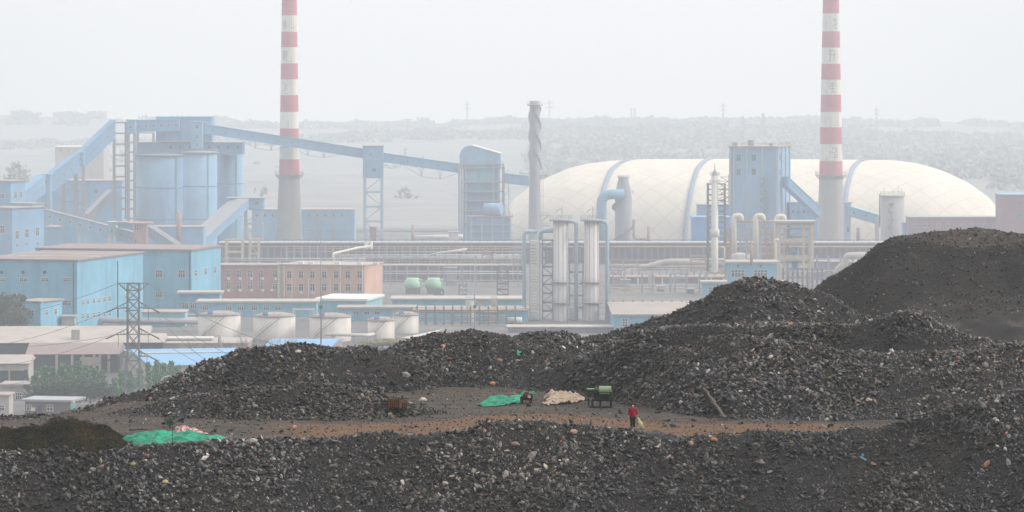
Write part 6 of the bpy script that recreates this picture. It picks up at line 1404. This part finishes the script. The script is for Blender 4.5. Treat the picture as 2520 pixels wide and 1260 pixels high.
def wheel(o, x, y, z, r, w, m='blackmetal', name='wheel', spokes=8, rz=0):
    g = bpy.data.objects.new(name, None); COL.objects.link(g); g.parent = o; g.location = (x, y, z); g.rotation_euler = (0, 0, rz); g.empty_display_size = .1
    b = MB(); N = 28; vs = []
    for i in range(N):
        t = 2*math.pi*i/N
        for k in range(8): a = 2*math.pi*k/8; rr = r-w*.5+w*.5*math.cos(a); vs.append((w*.5*math.sin(a), rr*math.cos(t), rr*math.sin(t)))
    b.add(vs, [(i*8+k, i*8+(k+1) % 8, ((i+1) % N)*8+(k+1) % 8, ((i+1) % N)*8+k) for i in range(N) for k in range(8)], 0, True); b.build('tyre', M['blackmetal'], g)
    b = MB()
    for i in range(spokes): t = 2*math.pi*i/spokes; b.beam((0, 0, 0), (0, (r-w)*math.cos(t), (r-w)*math.sin(t)), .02)
    b.tube([(-w*.8, 0, 0), (w*.8, 0, 0)], r*.16, 10); b.build('spokes', M[m], g); return g
def cart():
    p = ray(979, 1015); o = thing('wooden_cart', 'small brown wooden handcart with two spoked wheels at the edge of the rubble', 'cart', p, R(-24)); r = .36
    wheel(o, .50, 0, r, r, .07); wheel(o, -.50, 0, r, r, .07)
    b = MB(); b.tube([(-.52, 0, r), (.52, 0, r)], .03, 8); b.build('axle', M['blackmetal'], o)
    b = MB(); b.box(-.42, .42, -.65, .65, .36, .40); b.build('floor', M['wood'], o)
    for y in (-.65, .62):
        b = MB()
        for k in range(6): x = -.42+k*.142; b.box(x, x+.115, y, y+.03, .403, .86+(.03 if k % 2 else 0))
        b.box(-.43, .43, y-.02, y+.05, .87+.02, .93); b.build('end_board', M['wood'], o)
    for x in (-.43, .40):
        b = MB()
        for k in range(4): z = .41+k*.12; b.box(x, x+.03, -.6, .6, z, z+.10)
        b.build('side_board', M['wood'], o)
    for x in (-.36, .36): b = MB(); b.tube([(x, .6, .40), (x*.9, 1.6, .22)], .025, 8); b.build('handle', M['wood'], o)
    b = MB()
    for x in (-.32, -.18): b.box(x-.03, x+.03, -.6, -.54, 0, .36)
    b.build('prop_leg', M['blackmetal'], o)
cart()
def tractor():
    p = ray(1296, 993); o = thing('walking_tractor', 'small red and black two-wheeled walking tractor under a green tarp', 'machine', p, R(18)); r = .27
    wheel(o, -.36, 0, r, r, .11, 'engine_red', spokes=6); wheel(o, .30, .05, r, r, .11, 'engine_red', spokes=6)
    b = MB(); b.tube([(-.36, 0, r), (.30, .05, r)], .04, 8); b.box(-.2, .16, -.5, .5, r+.06, r+.13); b.build('chassis', M['blackmetal'], o)
    b = MB(); b.box(-.2, .14, -.45, .05, r+.133, r+.42); b.build('engine_block', M['engine_red'], o)
    b = MB(); b.tube([(-.03, -.28, r+.44), (-.03, .1, r+.44)], .13, 14); b.build('fuel_tank', M['engine_red'], o)
    b = MB(); b.tube([(.2, -.3, r+.22), (.27, -.3, r+.22)], .2, 20); b.tube([(-.30, -.25, r+.2), (-.24, -.25, r+.2)], .16, 18); b.build('flywheel', M['blackmetal'], o)
    b = MB(); b.tube([(-.12, -.4, r+.4), (-.12, -.4, r+.68)], .03, 8); b.build('exhaust_pipe', M['blackmetal'], o)
    b = MB(); b.tube([(0, -.48, r+.25), (0, -.62, r+.25)], .11, 14); b.build('headlamp', M['beige'], o)
    for s in (-.25, .25): b = MB(); b.tube([(s*.5, .4, r+.12), (s*.8, .8, r+.45), (s*1.1, 1.3, r+.52)], .02, 8); b.build('handlebar', M['blackmetal'], o)
    b = MB(); b.tube([(.1, .45, r+.1), (.1, .5, 0)], .025, 8); b.build('stand', M['blackmetal'], o)
    q = [(p.x-.5, p.y-.15), (p.x-.1, p.y-.35), (p.x+.6, p.y-.2), (p.x+.65, p.y+.6), (p.x+.1, p.y+.9), (p.x-.5, p.y+.7)]
    cloth('green_tarp', 'green tarp thrown over the top of the walking tractor, highest of the three', 'tarp', q, .3, 'greennet', 15, .5, flat=True, sup=p.z+r+.50, drape=.32, res=.05)
tractor()
def log(name, label, a, b_, r, m='logbark'):
    a, b_ = ray(*a), ray(*b_); a.z += r; b_.z += r; d = b_-a; n = 14
    pts = [a.lerp(b_, i/n)+Vector((.03*math.sin(i*1.7), 0, .03*math.cos(i*2.1))) for i in range(n+1)]
    for i, q in enumerate(pts): q.z = max(q.z, tz(q.x, q.y)+r*.7)
    w = MB(); w.tube([q-a for q in pts], [r*(1.05-.25*i/n) for i in range(n+1)], 10); o = w.build(name, M[m], None, tuple(a)); tag(o, label, 'log' if r > .05 else 'stick'); return o
log('log', 'long grey weathered log leaning down the rubble slope right of the person', (1786, 1035), (1733, 960), .105)
log('plank', 'thin dark plank lying behind the large green net', (318, 1060), (366, 1057), .04, 'blackmetal')
log('stake', 'thin pale stick lying on the mound right of the person', (1628, 994), (1658, 982), .035)
o = thing('stake', 'thin dark upright stake standing in the large green net', 'stake', ray(424, 1094)); b = MB(); b.tube([(0, 0, -.1), (.01, 0, 1.15)], .016, 6); b.tube([(-.06, 0, .9), (.07, 0, .92)], .008, 5); b.build('rod', M['blackmetal'], o)
def boulder(label, px, py, s, c, seed):
    p = ray(px, py); random.seed(seed); bm = bmesh.new(); bmesh.ops.create_icosphere(bm, subdivisions=2, radius=s/2)
    for v in bm.verts: n = noise.noise(v.co*2.2/s+Vector((seed, 0, 0))); v.co *= 1+.45*n; v.co.z *= .7; v.co.x *= 1.15
    me = bpy.data.meshes.new('boulder'); bm.to_mesh(me); bm.free(); me.materials.append(mat('boulder_stone', c, .85, .25, 3, (c[0]*.4, c[1]*.4, c[2]*.4), .5)); o = bpy.data.objects.new('boulder', me); COL.objects.link(o); o.location = p+Vector((0, 0, s*.15)); tag(o, label, 'boulder')
boulder('pale grey boulder just below the left mound crest', 733, 868, .42, (.42, .42, .40), 1)
boulder('orange boulder at the foot of the central mound above the green tarps', 1211, 946, .42, (.5, .24, .12), 2)
boulder('reddish grey slab in the front berm left of centre', 1268, 1096, .5, (.20, .13, .13), 3)
boulder('pinkish stone on the berm crest below the threshing machine', 1412, 1065, .42, (.42, .25, .21), 4)
boulder('pale flat stone on the left rubble slope', 352, 962, .5, (.24, .24, .23), 5)
boulder('orange brick lump right of the black plastic sheet', 1757, 1083, .38, (.45, .18, .09), 6)
boulder('second orange brick lump just below the black plastic sheet', 1700, 1093, .36, (.42, .2, .1), 7)
boulder('white stone in the bench dirt between cart and central mound', 1040, 986, .45, (.5, .46, .42), 8)
boulder('tan stone on the right rubble slope', 2137, 987, .4, (.4, .33, .24), 9)
boulder('yellowish stone on the lower left slope', 328, 1145, .34, (.25, .24, .10), 10)
# brown brush at the left
def brush():
    tops = ([-60, 0, 40, 75, 100, 140, 180, 215, 240, 275, 300, 325], [1062, 1057, 1062, 1054, 1056, 1040, 1032, 1038, 1050, 1058, 1078, 1106])
    Y0, Y1 = 249.0, 257.5
    def surf(X, Yv):          # height of the mound above the ground: a rounded heap, taller towards its middle distance
        px = X/Yv*F+1260; ridgeY = 253.5; top = H-(np.interp(px, *tops)-HZ)*ridgeY/F; g0 = terr(X, Yv)
        hh = np.maximum(top-BENCH, .08); f = (Yv-ridgeY)/np.where(Yv < ridgeY, ridgeY-Y0, Y1-ridgeY); side = np.clip((322-px)/26., 0, 1)**.6
        hh = hh*np.clip(1-f*f, 0, 1)**.8*side*(1+.55*vnoise(X*.9, Yv*.9)+.35*vnoise(X*2.3, Yv*2.3))
        return g0, hh
    n = 60000; Yv = rng.uniform(Y0, Y1, n); X = (rng.uniform(-60, 324, n)-1260)*Yv/F; g0, hh = surf(X, Yv)
    kp = hh > .03; X, Yv, g0, hh = X[kp], Yv[kp], g0[kp], hh[kp]; n = len(X)
    Z = g0+hh*(1-rng.random(n)**2*.35)+rng.normal(0, .035, n)
    c = np.stack([X, Yv, Z], -1); s = .075*rng.uniform(.5, 1.5, n)
    q = np.array([(-1, -.3, 0), (1, -.25, 0), (.9, .3, .1), (-.9, .35, -.1)])*.5
    v = np.einsum('nij,kj->nki', rotmats(n), q)*s[:, None, None]+c[:, None, :]
    p0 = np.array([-28., 252., BENCH]); o = thing('shrub', 'low dark brown and green brush mound at the left edge', 'shrub', tuple(p0))
    np_mesh('foliage', v.reshape(-1, 3)-p0, np.arange(n*4).reshape(-1, 4), M['brush'], None, False, o)
    gx = np.linspace(-34, -22.8, 110); gy = np.linspace(Y0, Y1, 60); A, B_ = np.meshgrid(gx, gy); g0, hh = surf(A, B_); Z = g0+hh*.72-.04; nx = 110; i_, j_ = np.meshgrid(np.arange(nx-1), np.arange(59)); a = (j_*nx+i_).ravel()
    np_mesh('stems', np.stack([A, B_, Z], -1).reshape(-1, 3)-p0, np.stack([a, a+1, a+nx+1, a+nx], -1), M['brush'], None, True, o)
brush()
p = ray(418, 1052); tree('small green sapling standing behind the pink blanket', p.x, p.y, p.z-.05, 1.0, .95, 'round', 'leafdark', None, 'sapling', var=5, n=500)
# ---------------------------------------------------------------- the person
def skin(name, joints, edges, m, parent=None, lv=2, root=0):
    me = bpy.data.meshes.new(name); me.from_pydata([j[0] for j in joints], edges, []); me.materials.append(m)
    o = bpy.data.objects.new(name, me); COL.objects.link(o)
    if parent: o.parent = parent
    sk = o.modifiers.new('skin', 'SKIN'); sk.use_smooth_shade = True
    for i, (c, r) in enumerate(joints):
        v = me.skin_vertices[0].data[i]; v.radius = r if isinstance(r, tuple) else (r, r); v.use_root = (i == root)
    sb = o.modifiers.new('smooth', 'SUBSURF'); sb.levels = lv; sb.render_levels = lv
    return o
def person():
    x, Y = PX(1557, 262.6), 262.6
    p = Vector((x, Y, tz(x, Y)-.01)); o = thing('person', 'person in a red jacket, dark trousers and white face mask carrying a pale bag', 'person', p, R(6))
    M['skin'] = mat('skin', (.45, .26, .18), .6, .05, 4); M['jacket'] = mat('red_jacket', (.30, .005, .025), .75, .15, 6, (.25, .005, .02), .5); M['trouser'] = mat('dark_trousers', (.010, .010, .018), .8, .2, 5)
    M['hair'] = mat('black_hair', (.008, .008, .010), .6, .2, 9); M['mask'] = mat('white_mask', (.75, .75, .74), .8, .03, 5); M['shoe'] = mat('dark_shoe', (.03, .03, .035), .6, .2, 8)
    # body: pelvis, spine, neck, head; arms; legs mid-stride, coming towards the camera
    J = [((0, 0, .90), .10), ((0, 0, 1.08), .095), ((0, -.01, 1.24), .12), ((0, 0, 1.36), .06), ((0, -.015, 1.42), .052), ((0, -.03, 1.50), .085), ((0, -.035, 1.575), .095), ((0, -.03, 1.64), .06),
         ((-.16, 0, 1.33), .06), ((-.235, .02, 1.08), .045), ((-.255, -.05, .86), .034), ((.16, 0, 1.33), .06), ((.245, .0, 1.09), .045), ((.315, -.05, .87), .034),
         ((-.09, 0, .86), .085), ((-.095, -.07, .49), .06), ((-.085, -.03, .10), .042), ((-.09, -.16, .045), .035),
         ((.09, .01, .86), .085), ((.085, .03, .48), .06), ((.075, .13, .12), .042), ((.08, .02, .05), .035), ((0, -.125, 1.56), .014)]
    E = [(0, 1), (1, 2), (2, 3), (3, 4), (4, 5), (5, 6), (6, 7), (2, 8), (8, 9), (9, 10), (2, 11), (11, 12), (12, 13), (0, 14), (14, 15), (15, 16), (16, 17), (0, 18), (18, 19), (19, 20), (20, 21), (6, 22)]
    for side, (wx, wy, wz), wr in ((-1, (-.255, -.05, .86), 10), (1, (.315, -.05, .87), 13)):
        pi_ = len(J); J.append(((wx, wy-.01, wz-.05), (.030, .016))); E.append((wr, pi_)); k = len(J); J.append(((wx, wy-.015, wz-.085), (.032, .014))); E.append((pi_, k))
        for f_, (dy, L) in enumerate(((-.028, .070), (-.010, .078), (.010, .072), (.027, .056))):
            a = len(J); J.append(((wx, wy+dy-.015, wz-.10), .0085)); E.append((k, a)); J.append(((wx-side*.008, wy+dy-.018, wz-.10-L*.55), .008)); E.append((a, a+1)); J.append(((wx-side*.026, wy+dy-.012, wz-.10-L), .007)); E.append((a+1, a+2))
        a = len(J); J.append(((wx-side*.012, wy-.045, wz-.07), .0095)); E.append((pi_, a)); J.append(((wx-side*.022, wy-.055, wz-.105), .008)); E.append((a, a+1))
    skin('body', J, E, M['skin'], o)
    JJ = [((0, .0, .76), (.215, .155)), ((0, 0, .92), (.215, .16)), ((0, 0, 1.06), (.20, .15)), ((0, 0, 1.22), (.205, .15)), ((0, 0, 1.33), (.15, .11)), ((0, -.01, 1.43), (.09, .085)),
          ((-.19, .0, 1.33), .085), ((-.245, .02, 1.10), .074), ((-.262, -.04, .885), .060), ((.19, 0, 1.33), .085), ((.255, .0, 1.11), .074), ((.318, -.04, .895), .060)]
    skin('jacket', JJ, [(0, 1), (1, 2), (2, 3), (3, 4), (4, 5), (4, 6), (6, 7), (7, 8), (4, 9), (9, 10), (10, 11)], M['jacket'], o)
    T = [((0, 0, .94), (.19, .145)), ((-.085, 0, .80), .115), ((-.098, -.06, .49), .090), ((-.088, -.03, .07), .072), ((.085, .01, .80), .115), ((.09, .03, .48), .090), ((.078, .12, .10), .072)]
    skin('trousers', T, [(0, 1), (1, 2), (2, 3), (0, 4), (4, 5), (5, 6)], M['trouser'], o)
    skin('hair', [((0, .06, 1.43), .07), ((0, .05, 1.51), .105), ((0, .035, 1.60), .128), ((0, .0, 1.67), .125), ((0, -.02, 1.71), .07)], [(0, 1), (1, 2), (2, 3), (3, 4)], M['hair'], o, 2, 2)
    b = MB()
    for s in (-.035, .035): b.tube([(s, -.122, 1.577), (s, -.136, 1.577)], .013, 8)
    b.build('eyes', M['hair'], o)
    skin('face_mask', [((-.06, -.10, 1.515), .03), ((0, -.125, 1.515), (.05, .03)), ((.06, -.10, 1.515), .03)], [(0, 1), (1, 2)], M['mask'], o, 2, 1)
    for (sx_, sy_, sz_) in ((-.09, -.03, 0), (.078, .13, .01)):
        skin('shoe', [((sx_, sy_+.03, sz_+.05), (.05, .05)), ((sx_, sy_-.08, sz_+.045), (.052, .04)), ((sx_, sy_-.19, sz_+.035), (.045, .03))], [(0, 1), (1, 2)], M['shoe'], o)
    # bag held in the hand on the right of the picture, its mouth gathered in the fist
    hand = p+Matrix.Rotation(R(6), 3, 'Z') @ Vector((.31, -.065, .79))
    b = MB(); N = 22; L = 20; vs = []; random.seed(2)
    for i in range(L+1):
        t = i/L; r = .02+.20*math.sin(min(1, t*1.12)*math.pi*.62)**1.1*(1 if t < .93 else .8); z = .02-t*.74
        for k in range(N):
            a = 2*math.pi*k/N; q = r*(1+.22*math.sin(a*4+t*5)+.15*math.sin(a*7-t*9)); vs.append((q*.85*math.cos(a)+.27*t**1.2, q*.6*math.sin(a)-.05*t, z+.03*math.sin(a*3)*t))
    b.add(vs, [(i*N+k, i*N+(k+1) % N, (i+1)*N+(k+1) % N, (i+1)*N+k) for i in range(L) for k in range(N)]+[tuple(L*N+k for k in range(N))], 0, True)
    bo = b.build('bag', M['bagcloth'], None, tuple(hand)); tag(bo, 'pale yellow woven bag hanging from the hand of the person', 'bag')
person()
